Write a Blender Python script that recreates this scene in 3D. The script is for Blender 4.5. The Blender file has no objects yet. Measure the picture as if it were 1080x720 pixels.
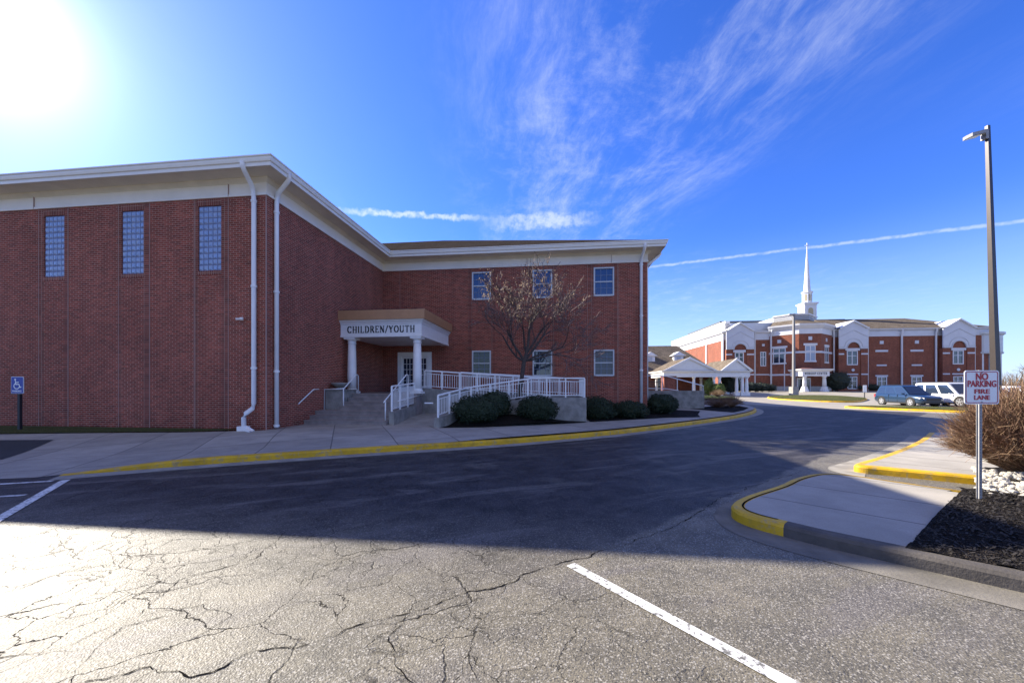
import bpy, bmesh, math, random
import numpy as np
from mathutils import Vector, Matrix, noise as mnoise
R = math.radians
sc = bpy.context.scene
COL = sc.collection
rng = random.Random(7)

# ------------------------------------------------------------------ camera
CAM_H = 1.8
cam = bpy.data.cameras.new('camera'); cam_o = bpy.data.objects.new('camera', cam); COL.objects.link(cam_o)
cam_o.location = (0, 0, CAM_H); cam_o.rotation_euler = (R(90), 0, 0)
cam.sensor_fit = 'HORIZONTAL'; cam.sensor_width = 36.0; cam.lens = 36.0*400/1080
cam.shift_y = 46/1080
cam.clip_start = 0.05; cam.clip_end = 5000
sc.camera = cam_o

# ------------------------------------------------------------------ sun and sky
SUN_AZ = R(-57.0); SUN_EL = R(29.6)           # azimuth from +Y towards +X
sdir = Vector((math.sin(SUN_AZ)*math.cos(SUN_EL), math.cos(SUN_AZ)*math.cos(SUN_EL), math.sin(SUN_EL)))
sun = bpy.data.lights.new('sun', 'SUN'); sun.energy = 4.8; sun.angle = R(0.53); sun.color = (1.0, .92, .78)
sun_o = bpy.data.objects.new('sun', sun); COL.objects.link(sun_o)
sun_o.rotation_euler = (-sdir).to_track_quat('-Z', 'Y').to_euler()
world = bpy.data.worlds.new('World'); sc.world = world; world.use_nodes = True
vs = sc.view_settings
vs.view_transform = 'Standard'; vs.look = 'None'; vs.gamma = 1; vs.use_curve_mapping = False
vs.exposure = 1.47
sc.cycles.max_bounces = 6; sc.cycles.use_denoising = True
sc.cycles.sample_clamp_indirect = 6

class NT:
    """small helper to write node trees"""
    def __init__(s, tree): s.t = tree; s.n = tree.nodes; s.l = tree.links
    def new(s, kind, **kw):
        nd = s.n.new(kind)
        for k, v in kw.items(): setattr(nd, k, v)
        return nd
    def put(s, sock, val):
        if isinstance(val, bpy.types.NodeSocket): s.l.new(val, sock)
        elif val is not None: sock.default_value = val
    def math(s, op, a, b=None, c=None, clamp=False):
        nd = s.new('ShaderNodeMath', operation=op); nd.use_clamp = clamp
        s.put(nd.inputs[0], a)
        if b is not None: s.put(nd.inputs[1], b)
        if c is not None: s.put(nd.inputs[2], c)
        return nd.outputs[0]
    def vmath(s, op, a, b=None):
        nd = s.new('ShaderNodeVectorMath', operation=op)
        s.put(nd.inputs[0], a)
        if b is not None:
            if op == 'SCALE': s.put(nd.inputs[3], b)
            else: s.put(nd.inputs[1], b)
        return nd.outputs['Value'] if op in ('DOT_PRODUCT', 'LENGTH', 'DISTANCE') else nd.outputs[0]
    def ramp(s, v, lo, hi, a=0.0, b=1.0, smooth=True):
        nd = s.new('ShaderNodeMapRange', interpolation_type='SMOOTHSTEP' if smooth else 'LINEAR')
        s.put(nd.inputs[0], v); s.put(nd.inputs[1], lo); s.put(nd.inputs[2], hi); s.put(nd.inputs[3], a); s.put(nd.inputs[4], b)
        return nd.outputs[0]
    def mix(s, f, a, b, blend='MIX'):
        nd = s.new('ShaderNodeMix', data_type='RGBA', blend_type=blend)
        s.put(nd.inputs[0], f); s.put(nd.inputs[6], a); s.put(nd.inputs[7], b)
        return nd.outputs[2]
    def noise(s, vec, scale, detail=4, rough=.55, dist=0, out=0):
        nd = s.new('ShaderNodeTexNoise'); s.put(nd.inputs['Vector'], vec)
        nd.inputs['Scale'].default_value = scale; nd.inputs['Detail'].default_value = detail
        nd.inputs['Roughness'].default_value = rough; nd.inputs['Distortion'].default_value = dist
        return nd.outputs[out]
    def voro(s, vec, scale, feature='F1', rnd=1.0):
        nd = s.new('ShaderNodeTexVoronoi', feature=feature); s.put(nd.inputs['Vector'], vec)
        nd.inputs['Scale'].default_value = scale; nd.inputs['Randomness'].default_value = rnd
        return nd
    def sep(s, v): nd = s.new('ShaderNodeSeparateXYZ'); s.put(nd.inputs[0], v); return nd.outputs
    def comb(s, x, y, z):
        nd = s.new('ShaderNodeCombineXYZ'); s.put(nd.inputs[0], x); s.put(nd.inputs[1], y); s.put(nd.inputs[2], z); return nd.outputs[0]

def build_sky():
    k = NT(world.node_tree); k.n.clear()
    out = k.new('ShaderNodeOutputWorld'); bg = k.new('ShaderNodeBackground'); k.l.new(bg.outputs[0], out.inputs[0])
    sky = k.new('ShaderNodeTexSky', sky_type='NISHITA'); sky.sun_disc = False
    sky.sun_elevation = SUN_EL; sky.sun_rotation = SUN_AZ
    sky.air_density = 1.0; sky.dust_density = .2; sky.ozone_density = 3.0; sky.altitude = 250
    hs = k.new('ShaderNodeHueSaturation'); hs.inputs['Saturation'].default_value = 1.22; k.l.new(sky.outputs[0], hs.inputs['Color'])
    base = k.vmath('MULTIPLY', hs.outputs[0], (.36, .40, .72))
    tc = k.new('ShaderNodeTexCoord'); d = k.vmath('NORMALIZE', tc.outputs['Generated'])
    x, y, z = k.sep(d)
    zz = k.math('MAXIMUM', z, .03)
    # cirrus: a flat sheet high above, streaks drawn out along one bearing
    px = k.math('DIVIDE', x, zz); py = k.math('DIVIDE', y, zz)
    a = R(-6); ca, sa = math.cos(a), math.sin(a)
    u = k.math('SUBTRACT', k.math('MULTIPLY', px, ca), k.math('MULTIPLY', py, sa))
    v = k.math('ADD', k.math('MULTIPLY', px, sa), k.math('MULTIPLY', py, ca))
    warp = k.noise(k.comb(u, v, 0.), 1.1, 3)
    uu = k.math('ADD', u, k.math('MULTIPLY', k.math('SUBTRACT', warp, .5), .30))
    streak = k.noise(k.comb(k.math('MULTIPLY', uu, 3.0), k.math('MULTIPLY', v, .8), 3.1), 1.5, 10, .72)
    wisp = k.noise(k.comb(k.math('MULTIPLY', uu, 1.8), k.math('MULTIPLY', v, 1.5), 9.7), 2.6, 9, .72)
    s1 = k.ramp(streak, .41, .94, 0., .50); w1 = k.ramp(wisp, .45, .88, 0., .55)
    patch = k.math('MULTIPLY', k.ramp(u, -.25, .4), k.ramp(u, 1.45, .8))
    patch = k.math('MULTIPLY', patch, k.ramp(v, 5.5, 1.6))
    farp = k.math('MULTIPLY', k.ramp(v, 2.2, 4.2), k.math('MULTIPLY', k.ramp(u, -1.0, .1), k.ramp(u, 9., 3.)))
    wide = k.ramp(k.noise(k.comb(u, v, 5.), .55, 2), .48, .75)
    cov = k.math('MULTIPLY', s1, k.math('ADD', patch, k.math('MULTIPLY', wide, .26)))
    cov = k.math('ADD', cov, k.math('MULTIPLY', w1, k.math('ADD', k.math('MULTIPLY', patch, .5), k.math('MULTIPLY', farp, .55))))
    # puffs overhead to the left
    left = k.math('MULTIPLY', k.ramp(u, -.35, -.55), k.math('MULTIPLY', k.ramp(v, .90, .80), k.ramp(v, .5, .75)))
    cov = k.math('ADD', cov, k.math('MULTIPLY', k.ramp(wisp, .42, .72), left))
    # contrails: thin bands along great circles
    def trail(p, q, width, wob, lo, hi, gain, edge=.06):
        P = Vector(p).normalized(); Q = Vector(q).normalized(); N = P.cross(Q).normalized(); T = N.cross(P)
        side = k.vmath('DOT_PRODUCT', d, tuple(N)); al = k.math('ARCTAN2', k.vmath('DOT_PRODUCT', d, tuple(T)), k.vmath('DOT_PRODUCT', d, tuple(P)))
        nz = k.noise(d, 38, 4, .6); side = k.math('ADD', side, k.math('MULTIPLY', k.math('SUBTRACT', nz, .5), wob))
        m = k.ramp(k.math('ABSOLUTE', side), width, width*.15)
        m = k.math('MULTIPLY', m, k.math('MULTIPLY', k.ramp(al, lo-edge, lo+edge), k.ramp(al, hi+edge, hi-edge)))
        m = k.math('MULTIPLY', m, k.ramp(k.noise(d, 70, 3), .28, .62, .35, 1.0))
        return k.math('MULTIPLY', m, gain)
    pix = lambda a, b: ((a-540)/400, 1.0, (406-b)/400)
    cov = k.math('ADD', cov, trail(pix(690, 281), pix(1080, 233), .0042, .007, -.02, .95, .36))
    cov = k.math('ADD', cov, trail(pix(365, 222), pix(512, 231), .009, .024, .0, .29, .45))
    cov = k.math('ADD', cov, trail(pix(525, 234), pix(620, 232), .020, .055, .0, .22, .35))
    # added bright area of sky behind the camera, unseen, fills the shaded walls
    sky_fill = k.math('MULTIPLY', k.ramp(y, .12, -.35), k.ramp(z, .36, .62))
    sky_fill = k.math('MULTIPLY', sky_fill, k.ramp(k.noise(k.comb(k.math('MULTIPLY', u, 1.2), v, 7.7), 1.1, 7, .6), .25, .6, .45, .95))
    cov = k.math('MINIMUM', cov, .9)
    # thin high haze lights up round the sun
    cosang = k.vmath('DOT_PRODUCT', d, tuple((sdir+Vector(pix(25, 50)).normalized()*.9).normalized())); ang = k.math('ARCCOSINE', k.math('MINIMUM', cosang, .99999))
    g1 = k.math('POWER', 2.718, k.math('MULTIPLY', k.math('POWER', k.math('DIVIDE', ang, .085), 2.0), -1.0))
    g2 = k.math('POWER', 2.718, k.math('MULTIPLY', k.math('DIVIDE', ang, .22), -1.0))
    glow = k.math('ADD', k.math('MULTIPLY', g1, 3.0), k.math('MULTIPLY', g2, .9))
    cloudc = k.mix(k.ramp(ang, 1.2, .2), (2.7, 2.85, 3.1, 1), (3.6, 3.6, 3.6, 1))
    c = k.mix(cov, base, cloudc)
    c = k.mix(sky_fill, c, (1.55, 1.42, 1.4, 1))
    hz = k.ramp(z, .34, .0, 0., .62)
    c = k.mix(hz, c, (1.75, 2.35, 2.95, 1))
    add = k.new('ShaderNodeMix', data_type='RGBA', blend_type='ADD'); add.inputs[0].default_value = 1
    k.l.new(c, add.inputs[6]); gc = k.mix(1.0, (0, 0, 0, 1), (.86, .97, 1.08, 1)); sc_ = k.vmath('SCALE', gc, glow); k.l.new(sc_, add.inputs[7])
    k.l.new(add.outputs[2], bg.inputs[0]); bg.inputs[1].default_value = .15
build_sky()

# ------------------------------------------------------------------ materials
MATS = {}
def mat(name, col, rough=.6, metal=0., spec=.5, var=0., vscale=6., bump=0., bscale=40., vcol=None, coat=0.):
    if name in MATS: return MATS[name]
    m = bpy.data.materials.new(name); m.use_nodes = True; MATS[name] = m
    k = NT(m.node_tree); p = k.n['Principled BSDF']
    p.inputs['Roughness'].default_value = rough; p.inputs['Metallic'].default_value = metal; p.inputs['Specular IOR Level'].default_value = spec
    p.inputs['Coat Weight'].default_value = coat
    c4 = tuple(col)+(1,)
    if var > 0:
        tc = k.new('ShaderNodeTexCoord').outputs['Object']
        n = k.noise(tc, vscale, 6, .6)
        v4 = tuple(vcol)+(1,) if vcol else tuple(max(0, c*(1-var)) for c in col)+(1,)
        k.l.new(k.mix(k.ramp(n, .3, .7), c4, v4), p.inputs['Base Color'])
    else: p.inputs['Base Color'].default_value = c4
    if bump > 0:
        tc = k.new('ShaderNodeTexCoord').outputs['Object']
        b = k.new('ShaderNodeBump'); b.inputs['Strength'].default_value = bump; b.inputs['Distance'].default_value = .02
        k.l.new(k.noise(tc, bscale, 5, .6), b.inputs['Height']); k.l.new(b.outputs[0], p.inputs['Normal'])
    return m

def brick_mat(name, c1, c2, mortar, bw=.235, bh=.0745, ms=.0095, offset=.5, vert=False):
    m = bpy.data.materials.new(name); m.use_nodes = True; MATS[name] = m
    k = NT(m.node_tree); p = k.n['Principled BSDF']; p.inputs['Roughness'].default_value = .82; p.inputs['Specular IOR Level'].default_value = .25
    tc = k.new('ShaderNodeTexCoord'); x, y, z = k.sep(tc.outputs['Object']); nx, ny, nz = k.sep(tc.outputs['Normal'])
    f = k.math('GREATER_THAN', k.math('ABSOLUTE', nx), .72)
    u = k.math('ADD', k.math('MULTIPLY', f, y), k.math('MULTIPLY', k.math('SUBTRACT', 1., f), x))
    vec = k.comb(z, u, 0.) if vert else k.comb(u, z, 0.)
    b = k.new('ShaderNodeTexBrick'); b.offset = offset; k.l.new(vec, b.inputs['Vector'])
    b.inputs['Scale'].default_value = 1.0; b.inputs['Brick Width'].default_value = bw; b.inputs['Row Height'].default_value = bh
    b.inputs['Mortar Size'].default_value = ms; b.inputs['Mortar Smooth'].default_value = .15; b.inputs['Bias'].default_value = -.1
    b.inputs['Color1'].default_value = tuple(c1)+(1,); b.inputs['Color2'].default_value = tuple(c2)+(1,); b.inputs['Mortar'].default_value = tuple(mortar)+(1,)
    st = k.math('MULTIPLY', k.ramp(k.noise(tc.outputs['Object'], .45, 6, .6), .3, .75, .86, 1.10), k.ramp(k.noise(k.comb(k.math('MULTIPLY', u, 2.2), k.math('MULTIPLY', z, .35), 4.), 1., 5, .6), .35, .7, .90, 1.05))
    fine = k.ramp(k.noise(tc.outputs['Object'], 9., 4, .7), .25, .8, .85, 1.15)
    row = k.math('FLOOR', k.math('DIVIDE', u if vert else z, bh)); colm = k.math('FLOOR', k.math('ADD', k.math('DIVIDE', z if vert else u, bw), k.math('MULTIPLY', k.math('MODULO', row, 2.), offset)))
    wn = k.new('ShaderNodeTexWhiteNoise'); k.l.new(k.comb(colm, row, 1.7), wn.inputs['Vector'])
    each = k.ramp(wn.outputs['Value'], 0., 1., .72, 1.26, False)
    col = k.vmath('SCALE', b.outputs['Color'], k.math('MULTIPLY', k.math('MULTIPLY', st, fine), k.math('ADD', 1., k.math('MULTIPLY', k.math('SUBTRACT', each, 1.), k.math('SUBTRACT', 1., b.outputs['Fac'])))))
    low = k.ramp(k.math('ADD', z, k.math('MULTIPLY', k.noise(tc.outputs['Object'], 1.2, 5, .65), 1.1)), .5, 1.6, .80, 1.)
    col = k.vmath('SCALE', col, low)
    k.l.new(col, p.inputs['Base Color'])
    bp = k.new('ShaderNodeBump'); bp.inputs['Strength'].default_value = .5; bp.inputs['Distance'].default_value = .01
    k.l.new(k.math('SUBTRACT', 1., b.outputs['Fac']), bp.inputs['Height']); k.l.new(bp.outputs[0], p.inputs['Normal'])
    return m
BR1, BR2, BRM = (.32, .068, .040), (.20, .044, .028), (.45, .27, .20)
M_brick = brick_mat('red_brick', BR1, BR2, BRM)
M_brick_stack = brick_mat('red_brick_stacked', (.265, .064, .042), (.19, .046, .031), (.38, .25, .19), offset=0.)
M_brick_sold = brick_mat('red_brick_soldier', (.24, .064, .042), (.17, .044, .034), BRM, vert=True, offset=0.)
M_brick_far = brick_mat('church_brick', (.29, .082, .045), (.21, .058, .036), (.26, .15, .10))
M_white_far = mat('church_white', (.70, .70, .70), .5, var=.1, vscale=.6)
M_frieze_far = mat('church_trim', (.62, .63, .66), .5, var=.1, vscale=.5)
M_cream = mat('cream_trim', (.80, .72, .57), .55, var=.12, vscale=1.2)
M_frieze = mat('frieze_board', (.88, .80, .67), .5, var=.08, vscale=1.)
M_white = mat('white_paint', (.88, .87, .84), .4, var=.06, vscale=3.)
M_rail = mat('rail_white_enamel', (.90, .90, .88), .35, var=.05)
M_gutter = mat('gutter_metal', (.86, .82, .73), .35, var=.06, vscale=2)
M_joint = mat('control_joint', (.36, .24, .20), .9)
M_copper = mat('bronze_fascia', (.52, .28, .14), .5, metal=.1, var=.15, vscale=1.5)
M_redroof = mat('terracotta_roof', (.17, .06, .042), .8, var=.3, vscale=14, bump=.5, bscale=30)
M_text = mat('dark_letter', (.02, .02, .02), .5)
M_glass_dark = mat('window_glass', (.018, .03, .055), .04, spec=1.0)
M_glass_sky = mat('sky_tinted_glass', (.012, .035, .12), .04, spec=1.0)  # blue sky reflection painted into the base colour of the upper panes
M_glass_blind = mat('window_blind_glass', (.060, .075, .10), .12, spec=.5, var=.1, vscale=2)
M_glass_green = mat('window_glass_green', (.05, .075, .068), .1, spec=.5, var=.4, vscale=2.5)
M_block = mat('glass_block', (.30, .38, .56), .12, spec=.9, var=.18, vscale=4)
M_blockm = mat('glass_block_mortar', (.12, .15, .24), .7)
M_conc = mat('concrete', (.36, .345, .31), .85, var=.28, vscale=2.2, bump=.25, bscale=60)
M_concw = mat('ramp_concrete', (.34, .325, .29), .85, var=.42, vscale=3.0, bump=.3, bscale=30)
M_step = mat('step_concrete', (.33, .28, .255), .85, var=.3, vscale=3, bump=.2)
M_gut = mat('gutter_pan_concrete', (.34, .315, .265), .85, var=.35, vscale=2.6, bump=.3, bscale=50)
M_steel = mat('galvanised_steel', (.36, .35, .34), .6, metal=.35, var=.15, vscale=20)
M_pole = mat('bronze_pole', (.055, .045, .042), .35, metal=.3, var=.1)
M_dpost = mat('dark_post', (.018, .02, .026), .5)
M_black = mat('black_plastic', (.012, .012, .013), .5)
M_rubber = mat('tyre_rubber', (.018, .018, .018), .8)
M_rim = mat('alloy', (.55, .56, .58), .3, metal=.7)
M_stone = mat('white_stone', (.62, .57, .48), .85, var=.45, vscale=14, bump=.5, bscale=20)
M_stonebase = mat('stone_base', (.50, .48, .43), .8, var=.2, vscale=1.)
M_bark = mat('bark', (.085, .065, .055), .9, var=.4, vscale=12, bump=.6, bscale=40)
M_pod = mat('dry_seed_pod', (.26, .19, .15), .8, var=.35, vscale=30)
def translucent(m, col, f):
    k = NT(m.node_tree); p = k.n['Principled BSDF']; t = k.new('ShaderNodeBsdfTranslucent'); t.inputs[0].default_value = tuple(col)+(1,); mx = k.new('ShaderNodeMixShader'); mx.inputs[0].default_value = f
    k.l.new(p.outputs[0], mx.inputs[1]); k.l.new(t.outputs[0], mx.inputs[2]); k.l.new(mx.outputs[0], k.n['Material Output'].inputs[0])
translucent(M_pod, (.40, .31, .22), .45)
M_twig = mat('dry_twig', (.20, .105, .06), .8, var=.45, vscale=18)
M_twig2 = mat('tan_dry_twig', (.31, .20, .115), .8, var=.4, vscale=18)
M_shrub = mat('clipped_evergreen', (.022, .042, .014), .75, var=.5, vscale=11)
M_shrub_l = mat('bright_evergreen', (.12, .17, .02), .6, var=.5, vscale=9)
M_shrub_d = mat('dark_evergreen', (.022, .034, .018), .7, var=.5, vscale=6)
M_brush = mat('bare_brush', (.12, .085, .055), .9, var=.5, vscale=2)
M_iron = mat('black_iron', (.012, .012, .013), .45)
M_red = mat('sign_red', (.45, .02, .03), .45)
M_signw = mat('sign_white', (.80, .82, .82), .35)
M_blue = mat('sign_blue', (.015, .05, .33), .35)
M_lens = mat('lamp_lens', (.85, .85, .83), .3)

def shingle_mat(name, c1, c2):
    m = bpy.data.materials.new(name); m.use_nodes = True; MATS[name] = m
    k = NT(m.node_tree); p = k.n['Principled BSDF']; p.inputs['Roughness'].default_value = 1.; p.inputs['Specular IOR Level'].default_value = 0.
    tc = k.new('ShaderNodeTexCoord').outputs['Object']; x, y, z = k.sep(tc)
    b = k.new('ShaderNodeTexBrick'); k.l.new(k.comb(k.math('ADD', x, y), k.math('MULTIPLY', z, 2.), 0.), b.inputs['Vector']); b.inputs['Scale'].default_value = 1
    b.inputs['Brick Width'].default_value = .33; b.inputs['Row Height'].default_value = .15; b.inputs['Mortar Size'].default_value = .008
    b.inputs['Color1'].default_value = c1+(1,); b.inputs['Color2'].default_value = c2+(1,); b.inputs['Mortar'].default_value = tuple(q*.4 for q in c2)+(1,)
    st = k.ramp(k.noise(tc, 1.1, 6, .65), .3, .75, .75, 1.2)
    k.l.new(k.vmath('SCALE', b.outputs[0], st), p.inputs['Base Color']); return m
M_shingle = shingle_mat('roof_shingle', (.20, .165, .13), (.135, .11, .085))
M_shingle_d = shingle_mat('brown_shingle', (.062, .052, .045), (.042, .035, .031))

def asphalt_mat():
    m = bpy.data.materials.new('asphalt'); m.use_nodes = True; MATS['asphalt'] = m
    k = NT(m.node_tree); p = k.n['Principled BSDF']; p.inputs['Specular IOR Level'].default_value = .5
    P = k.new('ShaderNodeNewGeometry').outputs['Position']; x, y, z = k.sep(P)
    big = k.noise(P, .35, 4, .55); mid = k.noise(P, 1.7, 6, .65); fine = k.noise(P, 55, 3, .7)
    # worn resurfaced drive lane to the far side of the long seam, darkened further to paint in roof shade; older paler lot on the near side
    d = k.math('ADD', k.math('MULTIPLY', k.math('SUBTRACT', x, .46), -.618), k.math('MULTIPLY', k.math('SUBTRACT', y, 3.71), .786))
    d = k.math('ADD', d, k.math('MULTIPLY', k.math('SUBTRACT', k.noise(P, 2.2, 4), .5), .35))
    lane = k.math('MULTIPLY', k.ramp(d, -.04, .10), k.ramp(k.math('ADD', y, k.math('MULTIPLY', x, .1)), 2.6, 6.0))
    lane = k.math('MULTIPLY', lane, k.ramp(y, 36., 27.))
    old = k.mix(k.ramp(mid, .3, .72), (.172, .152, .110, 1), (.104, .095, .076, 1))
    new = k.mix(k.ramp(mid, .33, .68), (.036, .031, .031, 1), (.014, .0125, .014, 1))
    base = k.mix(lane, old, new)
    # long pale tyre streaks, drawn out along the lane
    cs, sn = math.cos(R(24)), math.sin(R(24))
    al = k.math('ADD', k.math('MULTIPLY', x, cs), k.math('MULTIPLY', y, sn)); ac = k.math('SUBTRACT', k.math('MULTIPLY', y, cs), k.math('MULTIPLY', x, sn))
    stv = k.noise(k.comb(k.math('MULTIPLY', al, .22), k.math('MULTIPLY', ac, 1.3), 0.), 1.5, 6, .62, .6)
    base = k.mix(k.math('MULTIPLY', k.ramp(stv, .50, .68), .8), base, (.13, .117, .105, 1))
    base = k.mix(k.math('MULTIPLY', k.ramp(stv, .44, .26), .4), base, (.028, .028, .030, 1))
    base = k.mix(k.ramp(big, .62, .8, 0., .35), base, (.055, .054, .054, 1))
    oil = k.voro(k.vmath('ADD', P, k.vmath('SCALE', k.vmath('SUBTRACT', k.noise(P, 3., 3, out=1), (.5, .5, .5)), .35)), .55).outputs['Distance']
    base = k.mix(k.math('MULTIPLY', k.ramp(oil, .16, .03), .5), base, (.022, .021, .020, 1))
    base = k.mix(k.ramp(k.noise(P, .8, 3), .58, .66, 0., .22), base, (.19, .172, .13, 1))
    # aggregate
    sp = k.voro(P, 95).outputs['Color']
    spv = k.sep(sp)[0]
    base = k.mix(k.math('MULTIPLY', k.ramp(spv, .80, .95), k.math('SUBTRACT', .75, k.math('MULTIPLY', lane, .5))), base, (.34, .32, .28, 1))
    base = k.mix(k.math('MULTIPLY', k.ramp(spv, .25, .06), .6), base, (.03, .03, .03, 1))
    # cracks
    wp = k.new('ShaderNodeTexNoise'); k.l.new(P, wp.inputs['Vector']); wp.inputs['Scale'].default_value = 1.4; wp.inputs['Detail'].default_value = 6; wp.inputs['Roughness'].default_value = .58
    off = k.vmath('SCALE', k.vmath('SUBTRACT', wp.outputs['Color'], (.5, .5, .5)), .7)
    pw = k.vmath('ADD', k.vmath('MULTIPLY', P, (1, 1, 0)), k.vmath('MULTIPLY', off, (1, 1, 0)))
    def crack(scale, w, maskscale, lo, hi, seed):
        e = k.voro(k.vmath('ADD', pw, (seed, seed*.7, 0)), scale, 'DISTANCE_TO_EDGE').outputs['Distance']
        ln = k.ramp(e, w*scale, w*scale*.25)
        return k.math('MULTIPLY', ln, k.ramp(k.noise(k.vmath('ADD', P, (seed*3, 0, 0)), maskscale, 3), lo, hi))
    nearw = k.ramp(y, 40., 10.)
    c1 = crack(.75, .0058, .5, .36, .50, 3.); c2 = crack(1.9, .0045, .6, .38, .52, 11.); c3 = crack(4.6, .0038, .9, .44, .58, 5.)
    cr = k.math('MAXIMUM', c1, k.math('MAXIMUM', c2, k.math('MULTIPLY', c3, .8)))
    cr = k.math('MULTIPLY', k.math('MULTIPLY', cr, nearw), k.math('MULTIPLY', k.ramp(x, 2.2, -.8, .22, 1.), k.math('SUBTRACT', 1., k.math('MULTIPLY', lane, .55))))
    base = k.mix(k.math('MULTIPLY', cr, .8), base, (.014, .013, .012, 1))
    k.l.new(base, p.inputs['Base Color'])
    k.l.new(k.math('MULTIPLY', k.math('SUBTRACT', 1., cr), k.ramp(mid, .3, .7, .42, .26)), p.inputs['Specular IOR Level'])
    p.inputs['Roughness'].default_value = .58
    rg = k.math('ADD', .54, k.math('MULTIPLY', fine, .16)); k.l.new(rg, p.inputs['Roughness'])
    h = k.math('ADD', k.math('MULTIPLY', fine, .35), k.math('MULTIPLY', k.voro(P, 75).outputs['Distance'], .5))
    h = k.math('SUBTRACT', h, k.math('MULTIPLY', cr, 1.4)); h = k.math('ADD', h, k.math('MULTIPLY', mid, .8))
    bp = k.new('ShaderNodeBump'); bp.inputs['Strength'].default_value = .55; bp.inputs['Distance'].default_value = .012
    k.l.new(h, bp.inputs['Height']); k.l.new(bp.outputs[0], p.inputs['Normal'])
    return m
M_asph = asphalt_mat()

def walk_mat(name, ang, jx, jy, col, dark, ox=0., oy=0.):
    """poured concrete with tooled joints along two directions"""
    m = bpy.data.materials.new(name); m.use_nodes = True; MATS[name] = m
    k = NT(m.node_tree); p = k.n['Principled BSDF']; p.inputs['Roughness'].default_value = .8; p.inputs['Specular IOR Level'].default_value = .35
    P = k.new('ShaderNodeNewGeometry').outputs['Position']; x, y, z = k.sep(P)
    c, s = math.cos(R(ang)), math.sin(R(ang))
    u = k.math('ADD', k.math('ADD', k.math('MULTIPLY', x, c), k.math('MULTIPLY', y, s)), ox)
    v = k.math('ADD', k.math('SUBTRACT', k.math('MULTIPLY', y, c), k.math('MULTIPLY', x, s)), oy)
    def joint(w, per):
        f = k.math('ABSOLUTE', k.math('SUBTRACT', k.math('FRACT', k.math('DIVIDE', w, per)), .5))
        return k.ramp(f, .5-.020/per, .5-.008/per)
    j = k.math('MAXIMUM', joint(u, jx), joint(v, jy))
    cell = k.new('ShaderNodeTexWhiteNoise'); k.l.new(k.comb(k.math('FLOOR', k.math('ADD', k.math('DIVIDE', u, jx), .0)), k.math('FLOOR', k.math('DIVIDE', v, jy)), 0.), cell.inputs['Vector'])
    n = k.ramp(k.noise(P, 1.3, 7, .65), .3, .72)
    b = k.mix(n, col+(1,), dark+(1,))
    b = k.vmath('SCALE', b, k.ramp(cell.outputs['Value'], 0, 1, .88, 1.08, False))
    b = k.vmath('SCALE', b, k.ramp(k.noise(P, 60, 3, .7), .3, .75, .9, 1.08))
    b = k.mix(k.math('MULTIPLY', j, .75), b, (.06, .055, .05, 1))
    k.l.new(b, p.inputs['Base Color'])
    bp = k.new('ShaderNodeBump'); bp.inputs['Strength'].default_value = .4; bp.inputs['Distance'].default_value = .01
    k.l.new(k.math('SUBTRACT', k.math('MULTIPLY', k.noise(P, 70, 3), .2), j), bp.inputs['Height']); k.l.new(bp.outputs[0], p.inputs['Normal'])
    return m
M_walk = walk_mat('sidewalk_concrete', 24, 1.7, 1.7, (.41, .375, .32), (.30, .275, .24), .3, .5)
M_slab = walk_mat('island_concrete', -44, 30., 1.2, (.40, .365, .31), (.31, .285, .24), 14., .58)

def worn_paint(name, col, under, scale=9., lo=.60, hi=.72, rough=.6):
    m = bpy.data.materials.new(name); m.use_nodes = True; MATS[name] = m
    k = NT(m.node_tree); p = k.n['Principled BSDF']; p.inputs['Roughness'].default_value = rough
    P = k.new('ShaderNodeNewGeometry').outputs['Position']
    w = k.ramp(k.noise(P, scale, 8, .72), lo, hi); t = k.ramp(k.noise(P, 2.2, 4, .6), .3, .7, .78, 1.08)
    gr = k.ramp(k.noise(P, 3.1, 7, .7), .52, .72, 0., .45)
    k.l.new(k.mix(gr, k.mix(w, k.vmath('SCALE', k.mix(1., (0, 0, 0, 1), col+(1,)), t), under+(1,)), tuple(q*.35 for q in under)+(1,)), p.inputs['Base Color'])
    bp = k.new('ShaderNodeBump'); bp.inputs['Strength'].default_value = .35; bp.inputs['Distance'].default_value = .01
    k.l.new(k.noise(P, 45, 4, .7), bp.inputs['Height']); k.l.new(bp.outputs[0], p.inputs['Normal'])
    return m
M_yellow = worn_paint('yellow_kerb_paint', (.68, .40, .006), (.40, .29, .12), 7., .51, .66)
M_line = worn_paint('white_line_paint', (.74, .73, .70), (.13, .125, .11), 17., .52, .60)

def mulch_mat(name, a, b, c, sc_=55):
    m = bpy.data.materials.new(name); m.use_nodes = True; MATS[name] = m
    k = NT(m.node_tree); p = k.n['Principled BSDF']; p.inputs['Roughness'].default_value = .95; p.inputs['Specular IOR Level'].default_value = .1
    P = k.new('ShaderNodeNewGeometry').outputs['Position']
    v = k.voro(k.vmath('MULTIPLY', P, (1, 1.6, 1)), sc_); t = k.sep(v.outputs['Color'])[1]
    col = k.mix(k.ramp(t, .2, .8), a+(1,), b+(1,)); col = k.mix(k.ramp(t, .9, .97), col, c+(1,))
    k.l.new(col, p.inputs['Base Color'])
    bp = k.new('ShaderNodeBump'); bp.inputs['Strength'].default_value = 1.; bp.inputs['Distance'].default_value = .04
    k.l.new(k.math('ADD', v.outputs['Distance'], k.noise(P, 25, 4)), bp.inputs['Height']); k.l.new(bp.outputs[0], p.inputs['Normal'])
    return m
M_mulch = mulch_mat('dark_mulch', (.012, .010, .009), (.028, .023, .019), (.07, .055, .042))
M_grass = mulch_mat('grass_blades', (.055, .075, .022), (.115, .115, .042), (.20, .17, .08), 30)
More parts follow.
